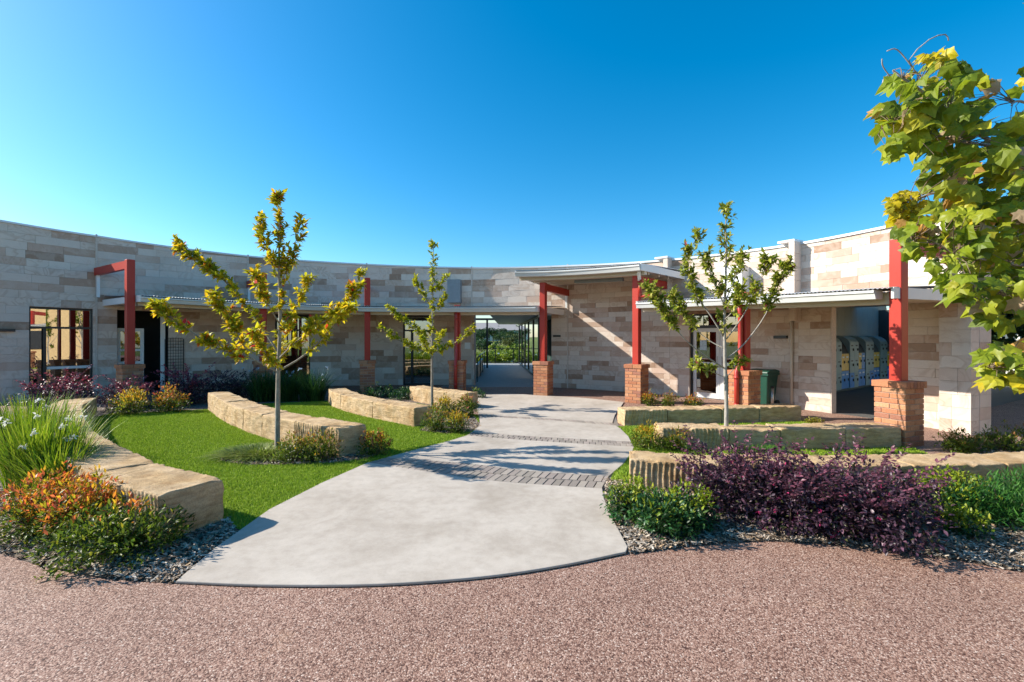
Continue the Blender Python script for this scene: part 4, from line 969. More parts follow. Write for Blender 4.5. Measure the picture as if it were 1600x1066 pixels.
def young_tree(label, base, trunk, branches, leafL, cols, probs, barkm, trunk_r, dens=11, spread=.2, per=5, leaf_t0=.15, group='young trees in the courtyard', lw=.42):
    t = empty('young_tree', base); tag(t, label, 'tree', group)
    tl = curve_pts(trunk, 24); n = len(tl)
    mb = MB(); mb.tube([tuple(p) for p in tl], [trunk_r * (1 - .86 * (i / (n - 1)) ** 1.1) + (.25 * trunk_r if i == 0 else 0) for i in range(n)], 9); mb.build('trunk', barkm, t, True)
    P, D = [], []; tw = MB()
    specs = [(b, .0) for b in branches]
    lines = []
    for b in branches:
        ln = curve_pts(b[0], 12); r0 = trunk_r * b[1]; mb = MB(); mb.tube([tuple(p) for p in ln], [max(.003, r0 * (1 - .8 * i / 12)) for i in range(13)], 6); mb.build('branch', barkm, t, True); lines.append((ln, b[2] if len(b) > 2 else leaf_t0, 1.0))
    k0 = int(n * .42); lines.append((tl[k0:], .05, .75))
    for ln, t0, m_ in lines:
        for p, d, L in sprigs_on(ln, t0, dens * m_, spread):
            e = p + d * L; tw.tube([tuple(p), tuple((p + e) / 2 + RNG.normal(0, .01, 3)), tuple(e)], [.004, .003, .002], 4, False)
            m2 = per + int(RNG.integers(0, 4))
            for q in range(m2):
                f = .15 + .85 * RNG.random(); P.append(p + d * L * f); dd = d * .55 + RNG.normal(0, .6, 3) + np.array([0, 0, .12]); D.append(dd)
        tipd = ln[-1] - ln[-2]; tipd /= np.linalg.norm(tipd)
        for q in range(9): P.append(ln[-1] - tipd * .1 * RNG.random()); D.append(tipd * .8 + RNG.normal(0, .5, 3))
    tw.build('twigs', M['twig'], t)['kind'] = 'stuff'
    P = np.array(P); D = np.array(D); m2 = len(P); Ln = leafL * (.6 + .7 * RNG.random(m2))
    leaf_obj('crown', P, D, Ln, Ln * lw, palette(m2, cols, probs), M['leaf'], t, .18, .2)
    return t
def B3(y, pts):            # branch through pixels, depth given per point as an offset from the trunk
    return [tuple(PXY(px, py, y + dy)) for px, py, dy in pts]
yl = 7.0
tb = G(433.5, 708)
young_tree('young tree with yellow green leaves and a few red ones on the lawn', tuple(tb),
    [tuple(tb)] + B3(yl, [(434, 640, 0), (435, 575, 0), (438, 500, .02), (436, 420, 0), (437, 350, 0), (433, 311, .02)]),
    [(B3(yl, [(434, 582, 0), (392, 560, -.1), (340, 545, -.25), (290, 512, -.35), (240, 478, -.4)]), .42, .25), (B3(yl, [(436, 552, 0), (400, 500, .1), (350, 438, .3), (312, 410, .35), (276, 386, .4)]), .40, .2),
     (B3(yl, [(435, 565, 0), (385, 545, -.3), (360, 500, -.5), (330, 462, -.6)]), .35, .2), (B3(yl, [(435, 580, 0), (480, 552, .15), (525, 505, .3), (550, 465, .35), (562, 425, .35)]), .40, .25),
     (B3(yl, [(436, 560, 0), (468, 530, -.35), (510, 500, -.6), (545, 480, -.75)]), .33, .2), (B3(yl, [(437, 520, 0), (460, 480, .45), (480, 440, .7)]), .28, .2), (B3(yl, [(436, 505, 0), (410, 460, -.4), (398, 425, -.55)]), .28, .2),
     (B3(yl, [(437, 450, 0), (455, 400, .05), (470, 350, .1)]), .22, .2), (B3(yl, [(437, 440, 0), (418, 395, -.05), (405, 345, .05)]), .22, .2), (B3(yl, [(436, 575, 0), (440, 545, .5), (450, 510, .9)]), .3, .2), (B3(yl, [(436, 578, 0), (420, 560, -.6), (400, 520, -1.0)]), .3, .2)],
    .092, [(.50, .47, .018), (.66, .52, .018), (.30, .33, .018), (.74, .46, .02), (.66, .18, .02), (.60, .03, .03)], [.38, .27, .22, .09, .03, .012], M['bark'], .041, 30, .15, 11, .12)
ym = 11.3; tb = PX(675, ym, 0)
young_tree('slim young green tree with two tiers of branches near the passage', tuple(tb),
    [tuple(tb)] + B3(ym, [(675, 590, 0), (675, 540, 0), (676, 480, 0), (676, 430, 0), (678, 381, 0)]),
    [(B3(ym, [(675, 552, 0), (650, 545, -.1), (620, 530, -.2), (594, 511, -.25)]), .42, .1), (B3(ym, [(675, 535, 0), (650, 515, .2), (625, 497, .35), (605, 479, .4)]), .4, .1), (B3(ym, [(675, 552, 0), (700, 542, .1), (725, 525, .2), (741, 511, .25)]), .42, .1),
     (B3(ym, [(676, 478, 0), (662, 460, .1), (649, 438, .15)]), .3, .1), (B3(ym, [(676, 485, 0), (690, 475, -.1), (697, 464, -.15)]), .25, .1), (B3(ym, [(676, 455, 0), (690, 445, .1), (697, 430, .15)]), .25, .1), (B3(ym, [(675, 555, 0), (668, 545, -.5), (660, 532, -.9)]), .3, .1), (B3(ym, [(675, 550, 0), (684, 535, .5), (690, 520, .9)]), .3, .1)],
    .092, [(.43, .46, .018), (.56, .51, .02), (.24, .29, .018), (.64, .52, .03)], [.4, .25, .25, .1], M['bark'], .036, 25, .14, 11, .08)
yr = 7.45; tb = PX(1134, yr, 0)
young_tree('young green tree with upswept bare lower branches behind the purple shrubs', tuple(tb),
    [tuple(tb)] + B3(yr, [(1135, 640, 0), (1133, 570, 0), (1132, 500, 0), (1134, 430, 0), (1134, 370, 0), (1134, 328, 0)]),
    [(B3(yr, [(1131, 575, 0), (1100, 555, -.1), (1066, 526, -.2), (1034, 482, -.25), (1017, 452, -.25)]), .36, .55), (B3(yr, [(1132, 545, 0), (1105, 530, .15), (1077, 503, .25), (1051, 462, .3)]), .30, .5), (B3(yr, [(1131, 526, 0), (1110, 493, 0), (1086, 456, .1), (1074, 405, .15), (1090, 368, .15)]), .36, .35),
     (B3(yr, [(1137, 560, 0), (1165, 535, .1), (1197, 490, .2), (1215, 440, .2), (1228, 420, .2)]), .38, .5), (B3(yr, [(1135, 530, 0), (1160, 495, -.15), (1183, 450, -.25), (1199, 408, -.25)]), .34, .4), (B3(yr, [(1133, 480, 0), (1115, 440, -.3), (1100, 400, -.45)]), .3, .2), (B3(yr, [(1134, 470, 0), (1150, 430, .3), (1160, 400, .45)]), .28, .2),
     (B3(yr, [(1132, 500, 0), (1150, 480, -.5), (1160, 450, -.8)]), .28, .3), (B3(yr, [(1133, 590, 0), (1110, 580, -.1), (1092, 572, -.1)]), .2, .3), (B3(yr, [(1134, 590, 0), (1148, 575, .1), (1156, 565, .1)]), .2, .3)],
    .088, [(.28, .34, .025), (.42, .43, .06), (.14, .20, .018), (.54, .50, .13), (.5, .12, .12)], [.36, .25, .24, .14, .01], M['palebark'], .037, 27, .18, 12, .28)

def shrub(name, label, cat, c, rx, ry, h, n, leafL, cols, probs, top=None, topf=.55, mat='leaf', lobes=7, group=None, lw=.45, flat=.2, flowers=None, sprig=0, upright=.25, base=.03):
    """leafy shrub: leaves gathered in many small clumps over an uneven dome, stems from the ground"""
    t = empty(name, (c[0], c[1], 0)); tag(t, label, cat, group)
    c = np.array([c[0], c[1], 0.0])
    lob = []
    for i in range(lobes):
        a = 2 * math.pi * (i + RNG.random() * .6) / lobes; rad = .15 + .6 * RNG.random(); hh = h * (.55 + .5 * RNG.random()) * (1 - .35 * rad)
        lob.append((np.array([math.cos(a) * rx * rad, math.sin(a) * ry * rad, hh * .55]), np.array([rx * (.42 + .2 * RNG.random()), ry * (.42 + .2 * RNG.random()), hh * .5])))
    lob.append((np.array([0, 0, h * .5]), np.array([rx * .55, ry * .55, h * .5])))
    ncl = max(30, n // 9); CP = []; CD = []
    for i in range(ncl):
        o, r = lob[int(RNG.integers(len(lob)))]; d = RNG.normal(0, 1, 3); d /= np.linalg.norm(d); rr_ = (.55 + .45 * RNG.random() ** .5) * (1.0 if RNG.random() > .12 else 1.18)
        p = o + d * r * rr_; p[2] = max(p[2], base); CP.append(p); CD.append(d)
    CP = np.array(CP); CD = np.array(CD); idx = RNG.integers(0, ncl, n); P = CP[idx] + RNG.normal(0, leafL * .55, (n, 3)); P[:, 2] = np.maximum(P[:, 2], .02)
    D = CD[idx] * .7 + RNG.normal(0, .55, (n, 3)) + np.array([0, 0, upright]); Cc = palette(n, cols, probs)
    if top:
        hh = P[:, 2] / h + RNG.normal(0, .12, n) + .25 * (np.hypot(P[:, 0] / rx, P[:, 1] / ry) - .5) * 0; cl = (RNG.random(ncl) * .35)[idx]; mk = hh > topf + cl - .1
        Cc[mk] = palette(int(mk.sum()), top[0], top[1])
    if sprig:
        SP, SD, SCc = [], [], []
        for i in range(sprig):
            a = RNG.random() * 2 * math.pi; d = np.array([math.cos(a) * .9, math.sin(a) * .9, .35 + .7 * RNG.random()]); d /= np.linalg.norm(d); st = np.array([math.cos(a) * rx * .55, math.sin(a) * ry * .55, h * (.40 + .45 * RNG.random())]); L = (.16 + .30 * RNG.random()) * (1.0 if h < .9 else 1.2)
            for q in np.linspace(0, 1, 14):
                for s_ in (-1, 1): SP.append(st + d * L * q + RNG.normal(0, .006, 3)); SD.append(d * .6 + np.cross(d, [0, 0, 1]) * s_ * .8 + RNG.normal(0, .25, 3)); SCc.append(q)
        SP = np.array(SP); P = np.concatenate([P, SP]); D = np.concatenate([D, np.array(SD)]); sc = palette(len(SP), (top or (cols, probs))[0], (top or (cols, probs))[1]); Cc = np.concatenate([Cc, sc])
    m = len(P); Ln = leafL * (.6 + .7 * RNG.random(m))
    leaf_obj('foliage', P + c, D, Ln, Ln * lw, Cc, M[mat], t, flat, .18)
    mb = MB()
    for i in range(10 + lobes):
        q = CP[int(RNG.integers(ncl))]; b = np.array([q[0] * .15, q[1] * .15, 0]); mid = (b + q) / 2 + RNG.normal(0, .02, 3); mb.tube([tuple(b + c), tuple(mid + c), tuple(q * .92 + c)], [.008, .006, .003], 5, False)
    mb.build('stems', M['twig'], t)['kind'] = 'stuff'
    if flowers:
        nf, fc, fs_ = flowers; ii = RNG.integers(0, ncl, nf); FP, FD = [], []
        for i in ii:
            b = CP[i] + CD[i] * leafL * .8
            for k in range(9): FP.append(b + RNG.normal(0, .006, 3)); FD.append(CD[i] * .5 + RNG.normal(0, .8, 3))
        FP = np.array(FP); FP[:, 2] = np.maximum(FP[:, 2], .02); l2 = np.full(len(FP), fs_) * (.7 + .6 * RNG.random(len(FP)))
        leaf_obj('flowers', FP + c, np.array(FD), l2, l2 * .28, palette(len(FP), fc, [1] * len(fc)), M['petal'], t, .1, .3)['kind'] = 'stuff'
    return t
GREEN = [(.085, .14, .014), (.15, .21, .02), (.04, .08, .012), (.26, .28, .025)]
ORANGE = ([(.62, .24, .03), (.55, .14, .05), (.66, .40, .03), (.36, .32, .02), (.48, .08, .04)], [.28, .22, .18, .22, .10])
NG = 'nandina bushes with coppery tips'
def nandina(c, r, h, label, n=1700, topf=.55, L=.05, ry=None, warm=ORANGE):
    return shrub('nandina_bush', label, 'bush', c, r, ry or r, h, n, L, GREEN, [.4, .3, .2, .1], warm, topf, 'leaf', 8, NG, .34, .15, None, 0, .55)
g_ = lambda px, py: tuple(G(px, py)[:2])
nandina((-4.18, 4.12), .46, .54, 'large orange tipped bush beside the strappy white flowers at the bed edge', 4200, .45, .052)
nandina((-3.72, 4.06), .38, .52, 'orange and yellow tipped bush against the near bench side', 3600, .42, .05)
nandina((-3.18, 3.70), .42, .45, 'mostly green bush with few orange tips by the bench end', 4000, .85, .048)
W2 = ([(.62, .42, .03), (.55, .26, .02), (.40, .36, .03), (.3, .28, .03)], [.35, .25, .25, .15])
nandina(g_(207, 648), .42, .60, 'yellow topped bush at the left lawn edge before the brick pedestal', 2000, .42, .06, None, W2)
nandina(g_(262, 645), .40, .66, 'orange topped bush at the lawn edge beside the pink shrub', 2000, .40, .06)
WARM3 = ([(.42, .26, .03), (.38, .14, .03), (.30, .28, .03), (.20, .22, .02)], [.25, .2, .3, .25])
nandina(g_(458, 722), .27, .42, 'small coppery bush leaning on the young tree trunk', 1500, .5, .046, None, WARM3)
nandina(g_(503, 720), .30, .47, 'coppery bush against the curved bench beside the young tree', 2000, .5, .046, None, WARM3)
nandina(g_(586, 712), .22, .42, 'red tipped bush at the end of the curved bench by the path', 1500, .4, .046)
nandina(g_(680, 674), .24, .50, 'reddish bush against the end of the second curved bench', 1500, .5, .05, None, WARM3)
nandina(g_(714, 677), .24, .44, 'yellowish bush at the path edge among four bushes', 1500, .5, .05, None, W2)
nandina(g_(697, 652), .32, .50, 'yellow green bush behind the slim young tree trunk', 1500, .55, .055, None, W2)
nandina(g_(729, 651), .32, .52, 'pink tipped bush at the far side of the four beside the path', 1600, .6, .055, None, ([(.45, .12, .08), (.4, .25, .05), (.25, .25, .03)], [.3, .3, .4]))
nandina(g_(1015, 634), .24, .40, 'small orange tipped bush nearest the tall red post pedestal', 900, .5, .055)
nandina(g_(1045, 636), .24, .36, 'small pink tipped bush in the middle of three near the doors', 900, .55, .055, None, ([(.5, .14, .08), (.45, .28, .05), (.2, .22, .03)], [.3, .3, .4]))
nandina(g_(1081, 636), .26, .38, 'small golden bush at the door end of the three bushes', 900, .45, .055)
nandina(g_(1011, 701), .26, .42, 'golden green bush at the turf before the middle straight bench', 1700, .5, .046, None, W2)
nandina(g_(1055, 704), .22, .38, 'coppery green bush against the face of the middle straight bench', 1500, .5, .046, None, WARM3)
nandina((6.95, 7.0), .42, .36, 'low reddish green bush at the foot of the sandstone end wall', 1900, .6, .05, .3, ([(.30, .14, .03), (.25, .18, .03), (.14, .16, .02)], [.3, .3, .4]))
nandina((7.75, 7.15), .45, .40, 'low dark green bush beyond the sandstone end wall corner', 1900, .7, .05, .3, ([(.30, .14, .05), (.2, .18, .03), (.10, .13, .02)], [.2, .3, .5]))
PURP = [(.050, .026, .045), (.095, .045, .075), (.022, .014, .022), (.17, .085, .13), (.085, .09, .035), (.24, .17, .21)]  # palest lilac grey paints the reflective leaf highlights into the colour
PP_ = [.32, .24, .18, .12, .09, .05]; PTOP = ([(.15, .055, .085), (.22, .07, .11), (.09, .04, .06)], [.4, .2, .4]); PINK = (60, [(.60, .02, .16), (.70, .06, .25)], .022)
LG = 'purple leaved fringe flower shrubs'
def lorop(c, rx, ry, h, n, label, L=.042, fl=40, sp=16, warm=PTOP):
    return shrub('fringe_flower_shrub', label, 'shrub', c, rx, ry, h, n, L, PURP, PP_, warm, .72, 'gloss', 11, LG, .5, .15, (fl, PINK[1], PINK[2]), sp, .15, .02)
lorop((2.25, 4.62), .62, .42, .70, 6500, 'purple shrub with long arching shoots before the grooved bench', .042, 26, 46)
lorop((2.62, 4.30), .60, .46, .60, 7500, 'spreading purple shrub with pink flowers over the mulch edge', .042, 60, 44)
lorop((3.10, 4.10), .68, .52, .72, 9500, 'largest purple shrub spilling onto the forecourt beside the green shrubs', .042, 60, 60)
FTOP = ([(.34, .06, .10), (.24, .05, .09), (.12, .05, .07)], [.4, .3, .3])
lorop((-10.6, 10.7), .9, .55, .95, 3200, 'pink tipped purple shrub before the large dark framed window', .06, 30, 24, FTOP)
lorop((-9.55, 11.35), .7, .45, .75, 2300, 'pink tipped purple shrub beside the window and brick pedestal', .06, 20, 20, FTOP)
lorop(g_(292, 632), .62, .5, .98, 2600, 'bright pink tipped purple shrub behind the orange topped bush', .06, 60, 26, FTOP)
lorop(g_(338, 626), .8, .5, .88, 2600, 'dull purple shrub behind the start of the curved bench', .06, 5, 12)
lorop(g_(372, 622), .6, .5, .85, 1800, 'shaded purple shrub beside the dark strappy clump', .06, 3, 8)
BG = ([(.24, .30, .015), (.17, .25, .015), (.32, .34, .03)], [.5, .3, .2]); DG = [(.022, .085, .022), (.045, .13, .03), (.014, .05, .014), (.09, .17, .03)]
def green(c, rx, ry, h, n, label, topf=.6, L=.045): return shrub('glossy_green_shrub', label, 'shrub', c, rx, ry, h, n, L, DG, [.4, .3, .2, .1], BG, topf, 'gloss', 8, 'glossy green shrubs', .42, .15, None, 0, .45)
green((1.18, 4.42), .24, .24, .44, 2200, 'glossy green shrub with lime tips against the grooved bench corner', .45); green((1.38, 4.08), .30, .26, .40, 2800, 'glossy green shrub standing out on the woodchip mulch', .75); green((1.66, 4.25), .22, .22, .42, 1700, 'lime tipped green shrub tucked beside the purple shrubs', .5)
green((4.35, 4.55), .5, .34, .46, 3800, 'green shrub with lime crown before the right end of the bench', .5); green((3.98, 4.12), .20, .2, .28, 1200, 'small lime shrub in the shade of the purple shrub', .3)
green(g_(590, 622), .5, .4, .42, 1200, 'low green shrub beside the veranda before the blank wall', .9, .06); green(g_(632, 624), .42, .35, .38, 1000, 'low dark green shrub at the end of the short bench', 1.2, .06)
green((-1.05, 13.55), .3, .25, .26, 500, 'tiny green plant at the foot of the downpipe post', .9, .06)
shrub('golden_tuft', 'tiny golden tuft between the two straight benches', 'plant', tuple(G(1274, 662)[:2]), .16, .1, .1, 300, .05, [(.35, .30, .03), (.25, .25, .03)], [1, 1], None, .5, 'leaf', 5)

def straps(name, label, cat, c, rx, ry, h, n, cols, probs, w=.016, lean=.45, flowers=0, fcol=(.85, .84, .82), group=None, mat='flax'):
    t = empty(name, (c[0], c[1], 0)); tag(t, label, cat, group)
    a = RNG.random(n) * 2 * np.pi; r = np.sqrt(RNG.random(n)); base = np.stack([c[0] + np.cos(a) * r * rx * .6, c[1] + np.sin(a) * r * ry * .6, np.zeros(n)], 1)
    a2 = a + RNG.normal(0, .7, n); hh = h * (.55 + .5 * RNG.random(n)); ln = lean * h * (.25 + RNG.random(n)) * (.4 + r); S = 6
    out = np.stack([np.cos(a2), np.sin(a2)], 1); side = np.stack([-np.sin(a2), np.cos(a2), np.zeros(n)], 1); rows = []
    for k in range(S + 1):
        f = k / S; x = ln * f ** 2.0; z = hh * (f - .22 * f ** 3 * (ln / h)); cpos = base + np.concatenate([out * x[:, None], z[:, None]], 1); wd = w * (1 - f ** 2.2) * (.8 + .4 * 0) + .0015
        rows += [cpos - side * wd / 2, cpos + side * wd / 2]
    V = np.stack(rows, 1); m = 2 * (S + 1); q = np.array([[2 * k, 2 * k + 1, 2 * k + 3, 2 * k + 2] for k in range(S)]); Fc = (np.arange(n)[:, None, None] * m + q[None]).reshape(-1, 4)
    off = np.array([c[0], c[1], 0.0]); Cc = palette(n, cols, probs)
    link('blades', fast_mesh('blades', V.reshape(-1, 3) - off, Fc, np.repeat(Cc, m, 0)), M[mat], t)
    for i in range(flowers):
        aa = RNG.random() * 2 * math.pi; rr2 = math.sqrt(RNG.random()); p = np.array([c[0] + math.cos(aa) * rx * rr2, c[1] + math.sin(aa) * ry * rr2, h * (.70 + .28 * RNG.random())])
        mb = MB(); mb.tube([(c[0] + (p[0] - c[0]) * .5, c[1] + (p[1] - c[1]) * .5, .05), tuple(p)], .004, 4, False); st = mb.build('flower_stalk', M['flax'], t)
        k = 14; PP2 = np.repeat(p[None], k, 0) + RNG.normal(0, .012, (k, 3)); DD = RNG.normal(0, 1, (k, 3)) + np.array([0, 0, .4]); l2 = np.full(k, .040)
        leaf_obj('flower', PP2, DD, l2, l2 * .5, palette(k, [fcol], [1], .1), M['petal'], st, .1, .3)
        me = st.data
        if not me.color_attributes: a_c = me.color_attributes.new('col', 'FLOAT_COLOR', 'POINT'); a_c.data.foreach_set('color', [.06, .12, .02, 1] * len(me.vertices))
    return t
LIME = [(.25, .36, .015), (.15, .26, .015), (.36, .44, .04), (.07, .14, .012), (.45, .38, .08)]
SG = 'strappy flowering clumps'
straps('strap_leaf_clump', 'tall lime green strappy clump with white flowers beside the near bench', 'plant', (-5.45, 5.30), .55, .50, .95, 900, LIME, [.35, .28, .2, .12, .05], .019, .30, 9, group=SG)
straps('strap_leaf_clump', 'lime green strappy clump arching over the near bench', 'plant', (-4.98, 4.98), .36, .34, .72, 520, LIME, [.35, .28, .2, .12, .05], .016, .42, 3, group=SG)
straps('strap_leaf_clump', 'tall strappy clump at the back of the left bed before the pink shrubs', 'plant', (-6.9, 6.5), .65, .55, .98, 700, LIME, [.35, .28, .2, .12, .05], .020, .30, 3, group=SG)
DKG = [(.022, .07, .018), (.04, .10, .022), (.07, .14, .03), (.012, .04, .012)]
for px_, lb in ((412, 'dark green strappy clump beside the dull purple shrub'), (447, 'dark green strappy clump behind the yellow leaved tree trunk'), (488, 'dark green strappy clump before the wall right of the small window')):
    straps('strap_leaf_clump', lb, 'plant', tuple(G(px_, 627)[:2]), .55, .45, 1.0, 360, DKG, [.4, .3, .15, .15], .02, .5, 5, (.5, .62, .8), group=SG)
FG = [(.05, .17, .03), (.09, .24, .04), (.03, .10, .02)]
for c_, r_, h_, lb in (((4.62, 4.30), .42, .42, 'feathery bright green shrub at the edge of the forecourt mulch'), ((5.25, 4.50), .42, .46, 'feathery green shrub spreading before the bench end')):
    shrub('feathery_green_shrub', lb, 'shrub', c_, r_, r_ * .85, h_, 3600, .075, FG, [.4, .4, .2], None, .5, 'leaf', 9, 'feathery green shrubs', .14, .1, None, 0, .7)
# ground cover round the lawn tree
t = straps('ground_cover', 'low tangled green ground cover round the young tree on the lawn', 'ground cover', (-3.75, 6.82), .80, .50, .17, 2600, [(.18, .26, .03), (.28, .34, .06), (.09, .14, .02), (.40, .40, .16)], [.4, .3, .2, .1], .014, 1.6); t['kind'] = 'stuff'
t = straps('ground_cover', 'low green ground cover at the foot of the right young tree', 'ground cover', (3.75, 6.9), .55, .2, .16, 700, [(.05, .17, .02), (.10, .22, .03)], [.5, .5], .012, 1.4); t['kind'] = 'stuff'

# ------------------------------------------------------------------ broad leaved tree on the right
def lobed_leaf(seed):
    """five-lobed maple-like leaf, unit length, curled; ~30 triangles"""
    rg = np.random.default_rng(seed); ang = np.radians([-150, -118, -95, -62, -40, -16, 0, 16, 40, 62, 95, 118, 150]); rad = np.array([.42, .68, .54, .88, .64, .78, 1.0, .78, .64, .88, .54, .68, .42]) * (1 + rg.normal(0, .06, 13))
    ring = np.stack([np.sin(ang) * rad * .62, np.cos(ang) * rad * .62 + .32, np.zeros(13)], 1); mid = np.stack([np.sin(ang) * rad * .30, np.cos(ang) * rad * .30 + .32, np.zeros(13)], 1)
    V = np.concatenate([[[0, .0, 0]], [[0, .32, 0]], mid, ring]); fs = []
    for i in range(12): fs.append((2 + i, 15 + i, 16 + i)); fs.append((2 + i, 16 + i, 3 + i)); fs.append((1, 2 + i, 3 + i))
    fs += [(0, 2, 1), (0, 1, 14), (0, 15, 2), (0, 14, 27)]
    V[:, 2] = -.35 * V[:, 0] ** 2 * (1 + rg.random()) + .18 * np.abs(V[:, 0]) - (.4 + .7 * rg.random()) * np.maximum(V[:, 1] - .3, 0) ** 2 + rg.normal(0, .03, len(V))
    k = rg.normal(0, .35); V[:, 2] += k * V[:, 0] * V[:, 1]
    return V, fs
LEAFS = []
for s_ in range(6):
    V, fs = lobed_leaf(s_); me = bpy.data.meshes.new('leaf'); me.from_pydata([tuple(v) for v in V], [], fs); me.materials.append(M['bigleaf']); me.update(); LEAFS.append((me, V, fs))
TB = Vector((4.95, 3.95, 0)); bt = empty('broad_leaf_tree', TB); tag(bt, 'broad leaved tree with yellow green lobed leaves reaching in beside the alcove', 'tree')
tl = curve_pts([(4.95, 3.95, 0), (4.97, 3.93, .9), (4.92, 3.95, 1.8), (4.98, 4.0, 2.8), (4.95, 4.0, 3.9), (5.0, 4.0, 4.9)], 20)
mb = MB(); mb.tube([tuple(p) for p in tl], [.075 * (1 - .75 * i / 20) for i in range(21)], 10); mb.build('trunk', M['palebark'], bt, True)
limbs = [([tuple(PXY(*q)) for q in ((1560, 228, 3.75), (1500, 222, 3.7), (1445, 205, 3.65), (1400, 195, 3.6), (1378, 200, 3.6))], .014), ([tuple(PXY(*q)) for q in ((1590, 345, 3.85), (1530, 365, 3.75), (1470, 380, 3.6), (1425, 375, 3.55))], .013), ([tuple(PXY(*q)) for q in ((1600, 425, 3.55), (1560, 455, 3.35), (1520, 465, 3.3))], .010),
         ([(4.94, 3.95, 1.75)] + [tuple(PXY(*q)) for q in ((1650, 330, 3.9), (1590, 255, 3.8), (1525, 205, 3.7), (1450, 150, 3.65), (1395, 110, 3.6))], .030),
         ([(4.95, 3.97, 1.5)] + [tuple(PXY(*q)) for q in ((1640, 400, 3.9), (1560, 345, 3.8), (1480, 300, 3.75), (1415, 320, 3.7))], .028),
         ([(4.95, 3.95, 1.35)] + [tuple(PXY(*q)) for q in ((1640, 440, 3.7), (1560, 410, 3.4), (1490, 400, 3.3))], .022),
         ([(4.94, 3.95, 1.2)] + [tuple(PXY(*q)) for q in ((1660, 560, 3.5), (1590, 560, 3.2), (1545, 575, 3.1))], .018),
         ([(4.97, 3.98, 2.3)] + [tuple(PXY(*q)) for q in ((1680, 200, 3.8), (1600, 160, 3.7), (1580, 165, 3.6))], .022),
         ([(4.95, 4.0, 2.6), (5.3, 4.3, 3.1), (5.7, 4.6, 3.5)], .025), ([(4.95, 4.0, 2.2), (5.4, 3.6, 2.6), (5.8, 3.3, 3.0)], .025), ([(4.97, 4.0, 1.9), (4.8, 4.5, 2.4), (4.7, 5.0, 2.9)], .022), ([(4.97, 4.0, 3.6), (5.2, 3.8, 4.2), (5.4, 3.7, 4.6)], .018), ([(4.96, 4.0, 3.3), (5.5, 4.1, 3.7), (6.0, 4.2, 4.2)], .02), ([(4.97, 4.0, 3.0), (5.4, 3.5, 3.5), (5.9, 3.1, 3.9)], .018), ([(4.97, 4.0, 4.2), (5.25, 4.1, 4.7), (5.55, 4.15, 5.1)], .012)]
LIM = []
for pts, r in limbs:
    ln = curve_pts(pts, 14); LIM.append(ln); mb = MB(); mb.tube([tuple(p) for p in ln], [max(.004, r * (1 - .8 * i / 14)) for i in range(15)], 7); mb.build('limb', M['palebark'], bt, True)
for pp in ([(1395, 125, 3.6), (1380, 105, 3.58), (1378, 92, 3.56)], [(1450, 150, 3.65), (1400, 118, 3.6), (1382, 122, 3.6), (1378, 138, 3.58)], [(1440, 120, 3.62), (1420, 95, 3.6), (1452, 62, 3.6), (1477, 54, 3.6), (1482, 64, 3.6)], [(1425, 105, 3.6), (1402, 78, 3.6), (1386, 80, 3.6)]):
    ln = curve_pts([tuple(PXY(*q)) for q in pp], 8); mb = MB(); mb.tube([tuple(p) for p in ln], .0045, 5); mb.build('twig', M['palebark'], bt, True)
REG = [  # photo regions filled with leaves: (polygon in pixels, depth range, count, size range, palette key)
    ([(1385, 150), (1425, 100), (1500, 92), (1545, 110), (1550, 165), (1520, 215), (1440, 240), (1380, 232), (1362, 205)], (3.4, 3.9), 80, (.13, .21), 'g'),
    ([(1445, 70), (1482, 66), (1486, 92), (1450, 100)], (3.55, 3.65), 5, (.09, .13), 'y'),
    ([(1440, 250), (1480, 232), (1545, 215), (1600, 165), (1640, 230), (1640, 330), (1560, 330), (1470, 320)], (3.3, 4.1), 95, (.13, .22), 'g'),
    ([(1385, 318), (1412, 295), (1440, 300), (1432, 345), (1395, 345)], (3.6, 3.8), 34, (.06, .10), 'y'),
    ([(1400, 345), (1470, 320), (1600, 325), (1640, 420), (1560, 430), (1480, 415), (1420, 400)], (3.2, 3.9), 105, (.09, .17), 'g'),
    ([(1475, 420), (1560, 425), (1630, 425), (1630, 500), (1560, 500), (1530, 480), (1485, 465)], (3.0, 3.6), 42, (.10, .19), 'g'),
    ([(1525, 575), (1548, 545), (1580, 530), (1630, 525), (1630, 610), (1570, 600), (1535, 592)], (2.9, 3.3), 32, (.10, .17), 'g')]
PAL = {'g': ([(.24, .31, .015), (.33, .37, .025), (.13, .19, .012), (.46, .44, .03), (.60, .48, .02), (.52, .38, .24), (.58, .32, .08)], [.33, .25, .22, .08, .04, .05, .03]), 'y': ([(.62, .50, .01), (.50, .42, .02), (.34, .32, .02)], [.5, .3, .2])}
big = []
for poly, (y0, y1), k, (a, b), pk in REG:
    P = sample_poly(poly, int(k * 1.7))
    for px, py in P:
        y = y0 + (y1 - y0) * random.random(); big.append((PXY(px, py, y), random.uniform(a, b) * .98, pk))
for ln in LIM[8:]:
    for k in range(75 if ln[-1][0] > 5 else 20): q = ln[4 + int(RNG.integers(11))] + RNG.normal(0, .20, 3); big.append((Vector(q), random.uniform(.10, .2), 'gx'))
seen_l = [q for q in big if q[2] != 'gx']; random.shuffle(seen_l); seen_l.sort(key=lambda q: -q[1] / q[0].y)
tb_ = Vector(TB); SUNV = np.array(to_sun)
